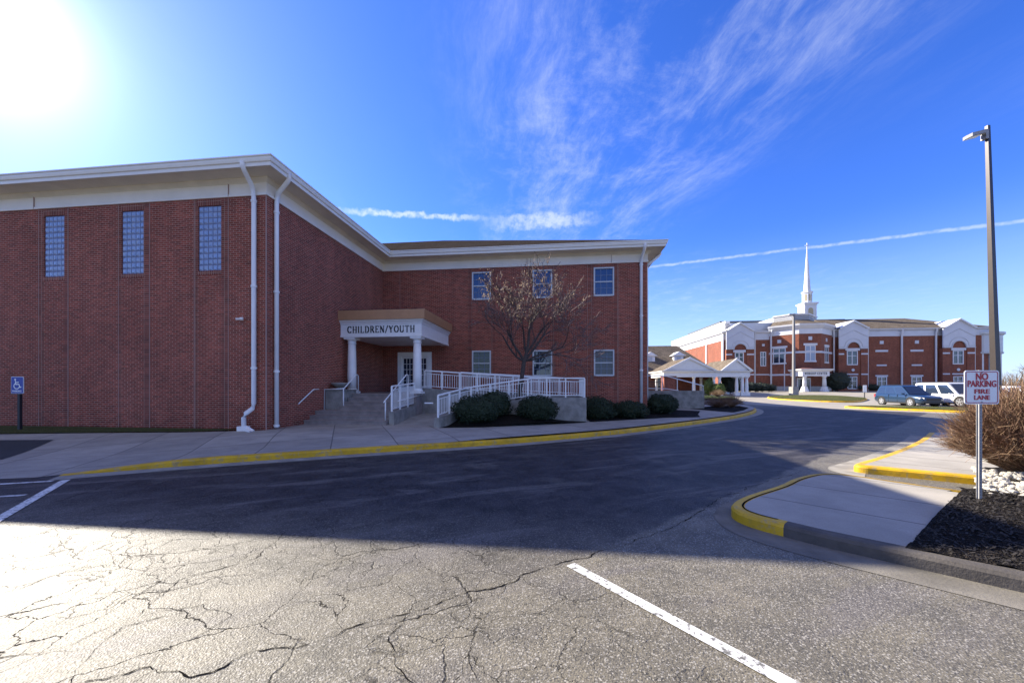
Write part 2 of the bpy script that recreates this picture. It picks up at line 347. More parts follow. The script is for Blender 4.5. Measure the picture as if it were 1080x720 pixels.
M_grassd = mulch_mat('dark_turf', (.035, .055, .022), (.065, .085, .032), (.12, .12, .05), 40)  # turf in a darker green than the grass blades

# ------------------------------------------------------------------ mesh builder
def parts_from(b, name, m, parent):
    """each loose 8-point box of b becomes a part of its own"""
    for i in range(0, len(b.v), 8):
        q = MB(); q.v = b.v[i:i+8]; q.f = [(0, 3, 2, 1), (4, 5, 6, 7), (0, 1, 5, 4), (1, 2, 6, 5), (2, 3, 7, 6), (3, 0, 4, 7)]; q.build(name, m, parent)
class MB:
    def __init__(s): s.v = []; s.f = []
    def add(s, vs_, fs):
        o = len(s.v); s.v += [tuple(p) for p in vs_]; s.f += [tuple(i+o for i in q) for q in fs]; return s
    def box(s, a, b):
        x0, x1 = sorted((a[0], b[0])); y0, y1 = sorted((a[1], b[1])); z0, z1 = sorted((a[2], b[2]))
        return s.add([(x0, y0, z0), (x1, y0, z0), (x1, y1, z0), (x0, y1, z0), (x0, y0, z1), (x1, y0, z1), (x1, y1, z1), (x0, y1, z1)],
                     [(0, 3, 2, 1), (4, 5, 6, 7), (0, 1, 5, 4), (1, 2, 6, 5), (2, 3, 7, 6), (3, 0, 4, 7)])
    def prism(s, poly, z0, z1):
        n = len(poly); g = lambda q, i: q[i] if isinstance(q, (list, tuple)) else q
        a = sum(poly[i][0]*poly[(i+1) % n][1]-poly[(i+1) % n][0]*poly[i][1] for i in range(n))
        idx = list(range(n)) if a > 0 else list(range(n))[::-1]
        vs_ = [(poly[i][0], poly[i][1], g(z0, i)) for i in idx]+[(poly[i][0], poly[i][1], g(z1, i)) for i in idx]
        return s.add(vs_, [tuple(range(n))[::-1], tuple(range(n, 2*n))]+[(i, (i+1) % n, n+(i+1) % n, n+i) for i in range(n)])
    def tube(s, pts, r, n=8, cap=True):
        pts = [Vector(p) for p in pts]; rings = []
        for i, p in enumerate(pts):
            d = (pts[min(i+1, len(pts)-1)]-pts[max(i-1, 0)])
            d = d.normalized() if d.length > 1e-9 else Vector((0, 0, 1))
            up = Vector((0, 0, 1)) if abs(d.z) < .95 else Vector((0, 1, 0))
            a = d.cross(up).normalized(); b = a.cross(d).normalized(); rr = r[i] if isinstance(r, (list, tuple)) else r
            rings.append([p+a*rr*math.cos(2*math.pi*j/n+math.pi/n)+b*rr*math.sin(2*math.pi*j/n+math.pi/n) for j in range(n)])
        vs_ = [q for g in rings for q in g]; fs = []
        for i in range(len(pts)-1):
            for j in range(n):
                fs.append((i*n+j, i*n+(j+1) % n, (i+1)*n+(j+1) % n, (i+1)*n+j))
        if cap: fs += [tuple(range(n))[::-1], tuple(range((len(pts)-1)*n, len(pts)*n))]
        return s.add(vs_, fs)
    def bar(s, p, q, w=.05): return s.tube([p, q], w*.7071, 4)
    def lathe(s, c, prof, n=20):
        vs_ = [(c[0]+r*math.cos(2*math.pi*j/n+math.pi/n), c[1]+r*math.sin(2*math.pi*j/n+math.pi/n), c[2]+z) for r, z in prof for j in range(n)]
        fs = [(i*n+j, i*n+(j+1) % n, (i+1)*n+(j+1) % n, (i+1)*n+j) for i in range(len(prof)-1) for j in range(n)]
        fs += [tuple(range(n))[::-1], tuple(range((len(prof)-1)*n, len(prof)*n))]
        return s.add(vs_, fs)
    def sweep(s, path, prof, outs, closed_prof=True):
        """profile (offset outwards, z) along plan path; outs = outward unit normal of each segment"""
        n = len(prof); m = len(path); rings = []
        for i, p in enumerate(path):
            if i == 0: d = Vector(outs[0])
            elif i == m-1: d = Vector(outs[-1])
            else:
                a = Vector(outs[i-1]); b = Vector(outs[i]); d = (a+b)/(1+a.dot(b))
            rings.append([(p[0]+d.x*o, p[1]+d.y*o, z) for o, z in prof])
        vs_ = [q for g in rings for q in g]; fs = []
        for i in range(m-1):
            for j in range(n if closed_prof else n-1):
                fs.append((i*n+j, i*n+(j+1) % n, (i+1)*n+(j+1) % n, (i+1)*n+j))
        if closed_prof: fs += [tuple(range(n)), tuple(range((m-1)*n, m*n))[::-1]]
        return s.add(vs_, fs)
    def wall(s, axis, c, u0, u1, z0, z1, holes=(), depth=.1, inward=1):
        us = sorted({u0, u1, *[h[0] for h in holes], *[h[1] for h in holes]}); zs = sorted({z0, z1, *[h[2] for h in holes], *[h[3] for h in holes]})
        P = (lambda u, w, z: (u, w, z)) if axis == 'T' else (lambda u, w, z: (w, u, z))
        for i in range(len(us)-1):
            for j in range(len(zs)-1):
                a, b, e, f = us[i], us[i+1], zs[j], zs[j+1]
                if any(h[0] <= a and b <= h[1] and h[2] <= e and f <= h[3] for h in holes): continue
                s.add([P(a, c, e), P(b, c, e), P(b, c, f), P(a, c, f)], [(0, 1, 2, 3)])
        for h in holes:
            w = c+depth*inward; q = [(h[0], h[2]), (h[1], h[2]), (h[1], h[3]), (h[0], h[3])]
            for i in range(4):
                (a, e), (b, f) = q[i], q[(i+1) % 4]
                s.add([P(a, c, e), P(a, w, e), P(b, w, f), P(b, c, f)], [(0, 1, 2, 3)])
        return s
    def build(s, name, m, parent=None, smooth=False, fix=True, weld=False):
        org = parent.get('_o', (0, 0, 0)) if parent is not None else (0, 0, 0)
        org = tuple(org)
        me = bpy.data.meshes.new(name)
        me.from_pydata([(p[0]-org[0], p[1]-org[1], p[2]-org[2]) for p in s.v], [], s.f)
        if fix or weld:
            bm = bmesh.new(); bm.from_mesh(me)
            if weld: bmesh.ops.remove_doubles(bm, verts=bm.verts, dist=1e-5)
            if fix: bmesh.ops.recalc_face_normals(bm, faces=bm.faces)
            bm.to_mesh(me); bm.free()
        if smooth:
            me.polygons.foreach_set('use_smooth', [True]*len(me.polygons))
        me.materials.append(m); me.update()
        o = bpy.data.objects.new(name, me); COL.objects.link(o); o['_o'] = org
        if parent is not None: o.parent = parent
        return o

TH = R(6.6); E1 = Vector((math.cos(TH), -math.sin(TH))); E2 = Vector((math.sin(TH), math.cos(TH))); W0 = Vector((-8.74, 13.5)); C0 = Vector((46.27, 83.0))
def loc(s, t, O=W0): p = O+E1*s+E2*t; return p.x, p.y
def tag(o, label=None, cat=None, group=None, kind=None):
    if label: o['label'] = label
    if cat: o['category'] = cat
    if group: o['group'] = group
    if kind: o['kind'] = kind
    return o
def thing(name, label, cat, s=0., t=0., z=0., group=None, O=W0):
    """Empty in a building frame; children are given in absolute frame coordinates"""
    o = bpy.data.objects.new(name, None); COL.objects.link(o); x, y = loc(s, t, O)
    o.location = (x, y, z); o.rotation_euler = (0, 0, -TH); o['_o'] = (s, t, z); o.empty_display_size = .2
    return tag(o, label, cat, group)
def thing_w(name, label, cat, x, y, z=0., rz=0., group=None):
    o = bpy.data.objects.new(name, None); COL.objects.link(o); o.location = (x, y, z); o.rotation_euler = (0, 0, rz); o.empty_display_size = .2
    return tag(o, label, cat, group)
def sub(o, child): child.parent = o; return child
def copy_tree(o, parent=None):
    c = o.copy(); COL.objects.link(c)
    if parent is not None: c.parent = parent
    for ch in list(o.children): copy_tree(ch, c)
    return c
def S(x): x = max(0., min(1., x)); return x*x*(3-2*x)

# ------------------------------------------------------------------ ground
def gz(x, y): return .55*S((y-36)/46)
def local(x, y): d = Vector((x, y))-W0; return d.dot(E1), d.dot(E2)
def zs(x, y):
    s_, t_ = local(x, y)
    return max(.006+.144*S((x+9.2)/4.5), .20*S((t_+4.2)/3.6))+gz(x, y)
def sheet(poly, zf, m, name, label=None, cat=None, kind='structure', cuts=3, smooth=True):
    bm = bmesh.new(); vs_ = [bm.verts.new((p[0], p[1], 0)) for p in poly]; bm.faces.new(vs_)
    bmesh.ops.triangulate(bm, faces=bm.faces[:])
    for _ in range(cuts):
        bmesh.ops.subdivide_edges(bm, edges=bm.edges[:], cuts=1, use_grid_fill=True)
        bmesh.ops.triangulate(bm, faces=bm.faces[:])
    for v in bm.verts: v.co.z = zf(v.co.x, v.co.y)
    bmesh.ops.recalc_face_normals(bm, faces=bm.faces[:])
    if sum(f.normal.z for f in bm.faces) < 0: bmesh.ops.reverse_faces(bm, faces=bm.faces[:])
    me = bpy.data.meshes.new(name); bm.to_mesh(me); bm.free(); me.materials.append(m)
    o = bpy.data.objects.new(name, me); COL.objects.link(o); return tag(o, label, cat, None, kind)
def grid(x0, x1, y0, y1, nx, ny, zf, m, name):
    xs = np.linspace(x0, x1, nx+1); ys = np.linspace(y0, y1, ny+1); b = MB()
    b.v = [(x, y, zf(x, y)) for y in ys for x in xs]
    b.f = [(j*(nx+1)+i, j*(nx+1)+i+1, (j+1)*(nx+1)+i+1, (j+1)*(nx+1)+i) for j in range(ny) for i in range(nx)]
    return tag(b.build(name, m, fix=False), kind='structure')
grid(-2500, 2500, -800, 3500, 50, 43, lambda x, y: -.12+(.55 if y > 140 else 0), M_grassd, 'ground')
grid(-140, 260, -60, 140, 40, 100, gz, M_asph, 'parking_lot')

kerb_pts = [(-8.96, 7.5), (-8.31, 7.86), (-7.16, 8.48), (-5.19, 9.40), (-3.55, 10.12), (-1.11, 11.12), (.6, 11.95), (3.46, 13.6), (5.54, 15.1), (8.89, 17.75), (12.17, 20.6), (15.3, 24.0), (17.6, 27.4), (18.9, 30.6), (19.2, 33.2), (18.9, 36.0), (18.6, 39.), (19.0, 44.), (20.5, 52.)]
def smooth_path(pts, n=6):
    out = []; P = [Vector(p) for p in pts]
    for i in range(len(P)-1):
        a, b, c, d = P[max(i-1, 0)], P[i], P[i+1], P[min(i+2, len(P)-1)]
        for j in range(n):
            t = j/n; out.append(.5*((2*b)+(-a+c)*t+(2*a-5*b+4*c-d)*t*t+(-a+3*b-3*c+d)*t**3))
    return out+[P[-1]]
def normals(pts, left=True):
    out = []
    for i in range(len(pts)):
        d = (pts[min(i+1, len(pts)-1)]-pts[max(i-1, 0)]).normalized(); out.append(Vector((-d.y, d.x)) if left else Vector((d.y, -d.x)))
    return out
def kerb(pts, name, label, m, left=True, width=.16, height=lambda i, n: .15, base=gz, closed=False, zb=-.03):
    """rolled top kerb stone along plan path pts; the body lies to the left (or right) of the path"""
    N = normals(pts, left); b = MB(); rings = []; n = len(pts)
    for i, p in enumerate(pts):
        h = height(i, n); z = base(p.x, p.y); q = N[i]
        prof = [(0, zb), (.0, h*.72), (.022, h*.93), (.06, h), (width, h+.003), (width, zb)]
        rings.append([(p.x+q.x*o, p.y+q.y*o, z+zz) for o, zz in prof])
    k = len(rings[0]); b.v = [v for r in rings for v in r]
    b.f = [(i*k+j, i*k+(j+1) % k, (i+1)*k+(j+1) % k, (i+1)*k+j) for i in range(n-1) for j in range(k)]+[tuple(range(k)), tuple(range((n-1)*k, n*k))]
    o = b.build(name, m); return tag(o, label, 'kerb')
def strip(pts, w0, w1, zf, m, name, left=True):
    N = normals(pts, left); b = MB()
    b.v = [q for i, p in enumerate(pts) for q in ((p.x+N[i].x*w0, p.y+N[i].y*w0, zf(p.x, p.y)), (p.x+N[i].x*w1, p.y+N[i].y*w1, zf(p.x, p.y)))]
    b.f = [(2*i, 2*i+1, 2*i+3, 2*i+2) for i in range(len(pts)-1)]
    return tag(b.build(name, m), kind='structure')
KP = smooth_path(kerb_pts, 6)
kerb(KP, 'kerb', 'long yellow painted kerb edging the pavement before the brick building', M_yellow, height=lambda i, n: .012+.138*S(i/14))
strip(KP, -.42, .002, lambda x, y: gz(x, y)+.004, M_gut, 'gutter_pan')
inner = [p+n*.14 for p, n in zip(KP, normals(KP))]
walk_poly = [tuple(p) for p in inner]+[(10., 52.), (6., 38.), loc(16.5, 14)]+[loc(15., 8.4), loc(3.5, 4), loc(.1, 3.), loc(-.02, -.05), loc(-1.2, -.5), (-11.2, 12.9), (-17.3, 12.75), (-27., 12.9), (-27., 8.4), (-12.2, 6.75), (-9.3, 7.38)]
sheet(walk_poly, zs, M_walk, 'sidewalk', cuts=4)
sheet([(-27., 14.0+3.), loc(-16, -.02), loc(-.9, -.02), (-10.4, 13.0), (-11.2, 12.88), (-17.3, 12.73), (-27., 12.88)], lambda x, y: zs(x, y)+.03, M_grass, 'grass_strip', 'narrow strip of turf along the foot of the brick wall', 'grass', 'stuff', 3)
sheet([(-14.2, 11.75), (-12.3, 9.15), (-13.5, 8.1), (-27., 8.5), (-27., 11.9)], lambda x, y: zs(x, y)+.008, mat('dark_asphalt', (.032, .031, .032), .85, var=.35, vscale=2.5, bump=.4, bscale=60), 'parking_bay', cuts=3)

sheet([(21.5, 52.), (21.0, 42.), (22.5, 33.), (25.6, 26.5), (30., 20.5), (38., 15.5), (120., 15.), (120., 84.), (24., 84.)], lambda x, y: gz(x, y)+.005, mat('sunlit_paving', (.36, .325, .265), .75, var=.3, vscale=.6, bump=.2), 'far_lot_sunlit_sheet', cuts=5)  # pale sheet laid to the shadow edge, paints the sunlit asphalt bright
# painted lines
def line(a, b, w, name='painted_line'):
    a = Vector(a); b = Vector(b); d = (b-a).normalized(); n = Vector((-d.y, d.x))*w/2
    m = MB(); k = 24; pts = [a+(b-a)*i/k for i in range(k+1)]
    m.v = [q for p in pts for q in ((p.x+n.x, p.y+n.y, gz(p.x, p.y)+.008), (p.x-n.x, p.y-n.y, gz(p.x, p.y)+.008))]
    m.f = [(2*i, 2*i+1, 2*i+3, 2*i+2) for i in range(k)]
    return tag(m.build(name, M_line), kind='structure')
line((.585, 3.80), (1.86, 2.02), .11, 'parking_line')
line((-8.45, 7.18), (-6.3, 4.3), .13, 'bay_line')
line((-8.6, 7.10), (-14., 5.4), .1, 'bay_line'); line((-7.95, 6.2), (-13., 4.7), .1, 'bay_line')

# long dark seams and random cracks in the near lot: thin ragged ribbons
def g(u, v, z=0.): Y = (CAM_H-z)*400/(v-406); return Vector(((u-540)/400*Y, Y))
def ragged(pts, w, seed):
    r = random.Random(seed); P = [Vector(p) for p in pts]; out = []
    for i in range(len(P)-1):
        L = (P[i+1]-P[i]).length; n = max(2, int(L/.018))
        d = (P[i+1]-P[i]).normalized(); nn = Vector((-d.y, d.x))
        for j in range(n):
            q = P[i].lerp(P[i+1], j/n); q3 = Vector((q.x, q.y, seed*3.1))
            out.append(q+nn*(mnoise.noise(q3*2.2)*.07+mnoise.noise(q3*7.)*.035+mnoise.noise(q3*23.)*.016))
    N = normals(out); b = MB()
    for i, p in enumerate(out):
        ww = w*max(.12, .55+1.1*mnoise.noise(Vector((p.x*4, p.y*4, seed)))+.8*mnoise.noise(Vector((p.x*17, p.y*17, seed)))); ww *= min(1, .15+i/6, .15+(len(out)-1-i)/6)
        b.v += [(p.x+N[i].x*ww, p.y+N[i].y*ww, .004), (p.x-N[i].x*ww, p.y-N[i].y*ww, .004)]
    b.f = [(2*i, 2*i+1, 2*i+3, 2*i+2) for i in range(len(out)-1)]
    return b
M_crack = mat('crack_void', (.013, .012, .011), 1., spec=0.)
seams = [([(60, 728), (100, 717), (155, 705), (192, 712), (225, 710), (265, 692), (305, 687), (370, 662), (430, 645), (480, 627), (540, 612), (597, 592), (650, 576), (715, 555), (757, 527), (810, 507), (850, 496)], .006),
         ([(155, 704), (170, 685), (215, 665), (240, 650), (215, 637), (140, 652), (60, 685), (-40, 696)], .003),
         ([(300, 560), (272, 590), (190, 612), (140, 652)], .004), ([(215, 637), (130, 660), (95, 690), (70, 730)], .004),
         ([(430, 645), (415, 668), (420, 700), (438, 725)], .0035), ([(540, 612), (500, 660), (498, 690), (505, 728)], .0025),
         ([(20, 590), (90, 575), (150, 560), (240, 548)], .003), ([(-30, 640), (60, 605), (150, 585), (260, 575)], .004)]
cb = MB()
for i, (pp, w) in enumerate(seams):
    q = ragged([g(*p) for p in pp], w, i+1); cb.add(q.v, q.f)
tag(cb.build('pavement_cracks', M_crack), kind='structure')

# ------------------------------------------------------------------ brick building
ZB, ZT = -.3, 8.55; WT = 9.15; WL = 15.22; BL = -30.; BD = 42.
bld = thing('brick_building', 'long red brick church school building with cream cornice and white downspouts', 'building')
fw = [(-9.3, -8.39, 5.94, 8.28), (-5.9, -4.96, 5.94, 8.29), (-2.71, -1.78, 5.95, 8.30)]
ww = [(s0, s0+1.09, z0, z1) for s0, z0, z1 in ((5.42, 6.74, 8.31), (8.93, 6.75, 8.32), (12.34, 6.77, 8.34), (5.42, 2.34, 3.78), (8.93, 2.32, 3.77), (12.35, 2.33, 3.76))]
door = (.95, 2.98, 1.40, 3.72)
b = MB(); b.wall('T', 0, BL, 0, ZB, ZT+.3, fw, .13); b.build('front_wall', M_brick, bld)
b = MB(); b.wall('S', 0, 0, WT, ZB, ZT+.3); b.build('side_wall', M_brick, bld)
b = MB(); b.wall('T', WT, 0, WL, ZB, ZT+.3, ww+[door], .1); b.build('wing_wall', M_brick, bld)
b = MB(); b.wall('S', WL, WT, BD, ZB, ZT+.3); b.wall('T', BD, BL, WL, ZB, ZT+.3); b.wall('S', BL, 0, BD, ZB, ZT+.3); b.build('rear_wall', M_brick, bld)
# bays round the windows
for s0, s1, h in ((-9.53, -8.21, fw[0]), (-6.02, -4.70, fw[1]), (-2.86, -1.49, fw[2]), (-13.05, -11.75, None)):
    b = MB()
    if h:
        b.box((s0, -.006, .1), (h[0]-.02, .02, ZT)); b.build('bay_edging', M_brick_stack, bld); b = MB(); b.box((h[1]+.02, -.006, .1), (s1, .02, ZT)); b.build('bay_edging', M_brick_stack, bld)
        b = MB(); b.box((h[0]-.02, -.009, h[3]+.005), (h[1]+.02, .02, ZT-.02)); b.build('lintel', M_brick_sold, bld)
        b = MB(); b.box((h[0]-.02, -.009, h[2]-.16), (h[1]+.02, .02, h[2]-.005)); b.build('brick_sill', M_brick_sold, bld)
    for q in (s0, s1): b = MB(); b.box((q-.011, -.012, .1), (q+.011, .02, ZT)); b.build('control_joint', M_joint, bld)
b = MB(); b.box((-.03, -.012, .1), (.002, .02, ZT)); b.build('control_joint', M_joint, bld)
for h in ww[:3]:
    lo = [q for q in ww[3:] if abs(q[0]-h[0]) < .1][0]; 
    for (u0, u1) in ((h[0]-.24, h[0]-.01), (h[1]+.01, h[1]+.24)): b = MB(); b.box((u0, WT-.006, .1), (u1, WT+.02, ZT)); b.build('bay_edging', M_brick_stack, bld)
for q, z_ in ((13.655, .1), (11.98, .1), (1.05, 4.3)): b = MB(); b.box((q, WT-.01, z_), (q+.018, WT+.02, ZT)); b.build('control_joint', M_joint, bld)

# glass block windows
for h in fw:
    b = MB(); b.box((h[0]+.001, .045, h[2]+.001), (h[1]-.001, .12, h[3]-.001)); wn = b.build('window', M_blockm, bld)
    b = MB(); nc, nr = 5, 11; cw = (h[1]-h[0])/nc; rh = (h[3]-h[2])/nr
    for i in range(nc):
        for j in range(nr):
            x0, x1, z0, z1 = h[0]+i*cw+.012, h[0]+(i+1)*cw-.012, h[2]+j*rh+.012, h[2]+(j+1)*rh-.012
            dx, dz = cw*.2, rh*.2; jx, jz = rng.uniform(-.008, .008), rng.uniform(-.008, .008)
            b.add([(x0, .044, z0), (x1, .044, z0), (x1, .044, z1), (x0, .044, z1), (x0+dx, .018+jx, z0+dz), (x1-dx, .018-jx+jz, z0+dz), (x1-dx, .018+jz, z1-dz), (x0+dx, .018-jz, z1-dz)],
                  [(0, 1, 5, 4), (1, 2, 6, 5), (2, 3, 7, 6), (3, 0, 4, 7), (4, 5, 6, 7)])
    b.build('glass_block', M_block, wn)

def sash_window(parent, axis_c, h, pane_mat, cols=3, rows=4, mullion=False, fr=.065, m_frame=None, mw=.022, muntin=True, proud=.03, dn=.075):
    """double-hung window filling hole h in a wall t = axis_c that faces -t"""
    m_frame = m_frame or M_white
    s0, s1, z0, z1 = h; b = MB(); y0, y1 = axis_c-proud, axis_c+dn
    b.box((s0-.012, y0, z0-.012), (s0+fr, y1, z1+.012)); b.box((s1-fr, y0, z0-.012), (s1+.012, y1, z1+.012))
    b.box((s0+fr, y0, z1-fr), (s1-fr, y1, z1+.012)); b.box((s0+fr, y0-.02, z0-.03), (s1-fr, y1, z0+fr))
    f = b.build('window', m_frame, parent)
    b = MB(); zm = (z0+z1)/2
    if mullion: b.box(((s0+s1)/2-fr*.6, axis_c+.0, z0+fr), ((s0+s1)/2+fr*.6, axis_c+.052, z1-fr)); b.box((s0+fr, axis_c+.005, z0+(z1-z0)*.64-fr*.35), (s1-fr, axis_c+.05, z0+(z1-z0)*.64+fr*.35))
    else:
        b.box((s0+fr, axis_c+.005, zm-.03), (s1-fr, axis_c+.055, zm+.03))
    b.build('sash_rail', m_frame, f)
    if muntin:
        b = MB()
        for i in range(1, cols): x = s0+fr+(s1-s0-2*fr)*i/cols; b.box((x-mw/2, axis_c+.03, z0+fr), (x+mw/2, axis_c+.056, z1-fr))
        for j in range(1, rows):
            if rows % 2 == 0 and j == rows//2: continue
            z = z0+fr+(z1-z0-2*fr)*j/rows; b.box((s0+fr, axis_c+.032, z-mw/2), (s1-fr, axis_c+.054, z+mw/2))
        b.build('muntin_grid', m_frame, f)
    b = MB(); b.box((s0+fr*.5, axis_c+.058, z0+fr*.5), (s1-fr*.5, axis_c+.09, z1-fr*.5)); b.build('pane', pane_mat, f)
    return f
M_wframe = mat('window_frame_grey', (.55, .58, .60), .5)
M_munt = mat('muntin_blue_grey', (.20, .25, .36), .5)
for h, pm in zip(ww, (M_glass_sky, M_glass_sky, M_glass_sky, M_glass_green, M_glass_dark, M_glass_blind)):
    f = sash_window(bld, WT, h, pm, m_frame=M_wframe)
    for c in f.children:
        if c.name.startswith('muntin'): c.data.materials[0] = M_munt
# door
s0, s1, z0, z1 = door; b = MB()
b.box((s0-.02, WT-.04, z0), (s0+.22, WT+.08, z1+.02)); b.box((s1-.22, WT-.04, z0), (s1+.02, WT+.08, z1+.02)); b.box((s0+.22, WT-.04, z1-.24), (s1-.22, WT+.08, z1+.02))
fr = b.build('door_frame', M_white, bld)
mid = (s0+s1)/2
for a, c in ((s0+.22, mid-.02), (mid+.02, s1-.22)):
    b = MB(); b.box((a, WT+.01, z0+.01), (a+.1, WT+.06, z1-.25)); b.box((c-.1, WT+.01, z0+.01), (c, WT+.06, z1-.25)); b.box((a+.1, WT+.01, z0+.01), (c-.1, WT+.06, z0+.35)); b.box((a+.1, WT+.01, z1-.35), (c-.1, WT+.06, z1-.25))
    for i in range(1, 3): x = a+.1+(c-a-.2)*i/3; b.box((x-.013, WT+.03, z0+.35), (x+.013, WT+.056, z1-.35))
    for i in range(1, 5): z = z0+.35+(z1-z0-.7)*i/5; b.box((a+.1, WT+.032, z-.013), (c-.1, WT+.054, z+.013))
    d_ = b.build('door', M_white, bld)
    b = MB(); b.box((a+.06, WT+.06, z0+.3), (c-.06, WT+.09, z1-.3)); b.build('pane', M_glass_dark, d_)
    b = MB(); b.tube([(c-.07 if a < mid-.3 else a+.07, WT-.03, z0+.95), (c-.07 if a < mid-.3 else a+.07, WT-.03, z0+1.2)], .014, 6); b.build('handle', M_steel, d_)

# cornice
path = [(BL, 0), (0, 0), (0, WT), (WL, WT), (WL, BD)]; outs = [(0, -1), (1, 0), (0, -1), (1, 0)]
b = MB(); b.sweep(path, [(-.05, 8.55), (.055, 8.55), (.06, 8.62), (.03, 8.65), (.03, 9.0), (-.05, 9.0)], outs); b.build('frieze', M_frieze, bld)
b = MB(); b.sweep(path, [(-.05, 9.0), (.05, 9.0), (.07, 9.03), (.16, 9.10), (.17, 9.14), (.78, 9.16), (.78, 9.22), (-.05, 9.24)], outs); b.build('soffit', M_cream, bld)
b = MB(); b.sweep(path, [(.74, 9.13), (.78, 9.13), (.79, 9.21), (.785, 9.24), (.83, 9.26), (.855, 9.34), (.85, 9.39), (.885, 9.41), (.885, 9.45), (.78, 9.45)], outs); b.build('gutter', M_gutter, bld)
for s_, t_ in ((-9.68, 0), (-1.45, 0), (-18., 0), (8.61, WT), (13.3, WT)):
    b = MB(); b.box((s_-.008, t_-.062, 8.56), (s_+.008, t_-.02, 9.02)); b.build('frieze_seam', M_joint, bld)
# roofs
PIT = .42
def zr(d): return 9.42+PIT*d
m1 = MB(); x0, x1, y0, y1 = BL-.85, .85, -.85, BD+.85; hw = (x1-x0)/2
m1.add([(x0, y0, 9.42), (x1, y0, 9.42), (x1, y1, 9.42), (x0, y1, 9.42), (x0+hw, y0+hw, zr(hw)), (x0+hw, y1-hw, zr(hw))], [(0, 1, 4), (1, 2, 5, 4), (2, 3, 5), (3, 0, 4, 5)])
x0, x1, y0, y1 = -14., WL+.85, WT-.85, BD+.85; hw = (y1-y0)/2
m1.add([(x0, y0, 9.425), (x1, y0, 9.425), (x1, y1, 9.425), (x0, y1, 9.425), (x1-hw, y0+hw, zr(hw)), (x0, y0+hw, zr(hw))], [(0, 1, 4, 5), (1, 2, 4), (2, 3, 5, 4)])
m1.build('roof', M_shingle_d, bld)
# downspouts
def downspout(pts, straps, out, name='downspout'):
    b = MB(); b.tube(pts, .078, 10); o = b.build(name, M_white, bld, smooth=True)
    for (x, y, z) in straps: b = MB(); b.tube([(x, y, z-.035), (x, y, z+.035)], .10, 10); b.build('strap', M_white, o)
downspout([(-.2, -.82, 9.30), (-.2, -.82, 9.14), (-.22, -.7, 9.02), (-.39, -.2, 8.80), (-.42, -.1, 8.62), (-.41, -.09, 8.4), (-.41, -.09, 1.15), (-.44, -.11, .98), (-.62, -.22, .80), (-.66, -.25, .66), (-.66, -.25, .3)],
          [(-.41, -.09, z) for z in (8.32, 5.3, 2.4)], -1)
downspout([(.82, .08, 9.30), (.82, .08, 9.14), (.70, .12, 9.02), (.2, .34, 8.80), (.1, .40, 8.62), (.09, .38, 8.4), (.09, .38, .25)], [(.09, .38, z) for z in (8.1, 5.2, 2.3, .32)], 1)
downspout([(14.92, WT-.82, 9.30), (14.92, WT-.82, 9.14), (14.91, WT-.7, 9.02), (14.88, WT-.2, 8.75), (14.88, WT-.09, 8.5), (14.88, WT-.09, .25)], [(14.88, WT-.09, z) for z in (8.4, 5.6, 2.6)], 1)
downspout([(WL+.82, WT+.5, 9.30), (WL+.82, WT+.5, 9.14), (WL+.7, WT+.5, 9.0), (WL+.2, WT+.5, 8.6), (WL+.09, WT+.5, 8.4), (WL+.09, WT+.5, .25)], [(WL+.09, WT+.5, 5.)], 1)
b = MB(); b.box((-.8, -.4, .2), (-.53, -.12, .36)); o = b.build('drain_boot', M_white, bld)

sb = thing('splash_block', 'tipped white splash trough at the foot of the corner downspout', 'drain part', -.35, -.35, .2)
b = MB(); b.add([(-.52, -.5, .23), (-.12, -.62, .2), (-.08, -.45, .2), (-.48, -.32, .23), (-.52, -.5, .38), (-.12, -.62, .26), (-.08, -.45, .26), (-.48, -.32, .38), (-.46, -.46, .26), (-.14, -.57, .22), (-.12, -.49, .22), (-.44, -.37, .26)],
  [(0, 1, 2, 3), (0, 1, 5, 4), (2, 3, 7, 6), (3, 0, 4, 7), (8, 9, 10, 11), (4, 5, 9, 8), (6, 7, 11, 10), (7, 4, 8, 11)]); b.build('trough', M_white, sb)
fx = thing('wall_fixture', 'tiny white camera fixture high on the brick wall near its corner', 'camera', -.95, 0, 4.2)
b = MB(); b.box((-1.0, -.05, 4.12), (-.9, 0.0, 4.22)); b.build('mount', M_white, fx)
b = MB(); b.tube([(-.95, -.04, 4.16), (-.83, -.16, 4.15)], .035, 10); b.tube([(-.95, -.04, 4.16), (-1.08, -.14, 4.15)], .035, 10); b.build('lamp_head', M_white, fx)

# ------------------------------------------------------------------ lettering helpers
def text_mesh(txt, size, thick, offset=0., spacing=1.0):
    cu = bpy.data.curves.new('txt', 'FONT'); cu.body = txt; cu.size = size; cu.extrude = thick; cu.offset = offset; cu.align_x = 'CENTER'; cu.align_y = 'CENTER'; cu.space_character = spacing; cu.resolution_u = 4
    o = bpy.data.objects.new('txt', cu); COL.objects.link(o); dg = bpy.context.evaluated_depsgraph_get()
    me = bpy.data.meshes.new_from_object(o.evaluated_get(dg)); v = [tuple(q.co) for q in me.vertices]; f = [tuple(p.vertices) for p in me.polygons]
    bpy.data.objects.remove(o); bpy.data.curves.remove(cu); bpy.data.meshes.remove(me); return v, f
def lettering(lines, parent, name, m, place):
    """lines: (text, size, cx, cz, width or None, offset); place(x, z, depth) -> frame point"""
    b = MB()
    for txt, size, cx, cz, width, off in lines:
        v, f = text_mesh(txt, size, .006, off)
        if width:
            lo = min(q[0] for q in v); hi = max(q[0] for q in v); k = width/(hi-lo)
        else: k = 1.
        b.add([place(cx+q[0]*k, cz+q[1], q[2]) for q in v], f)
    return b.build(name, m, parent, fix=False)
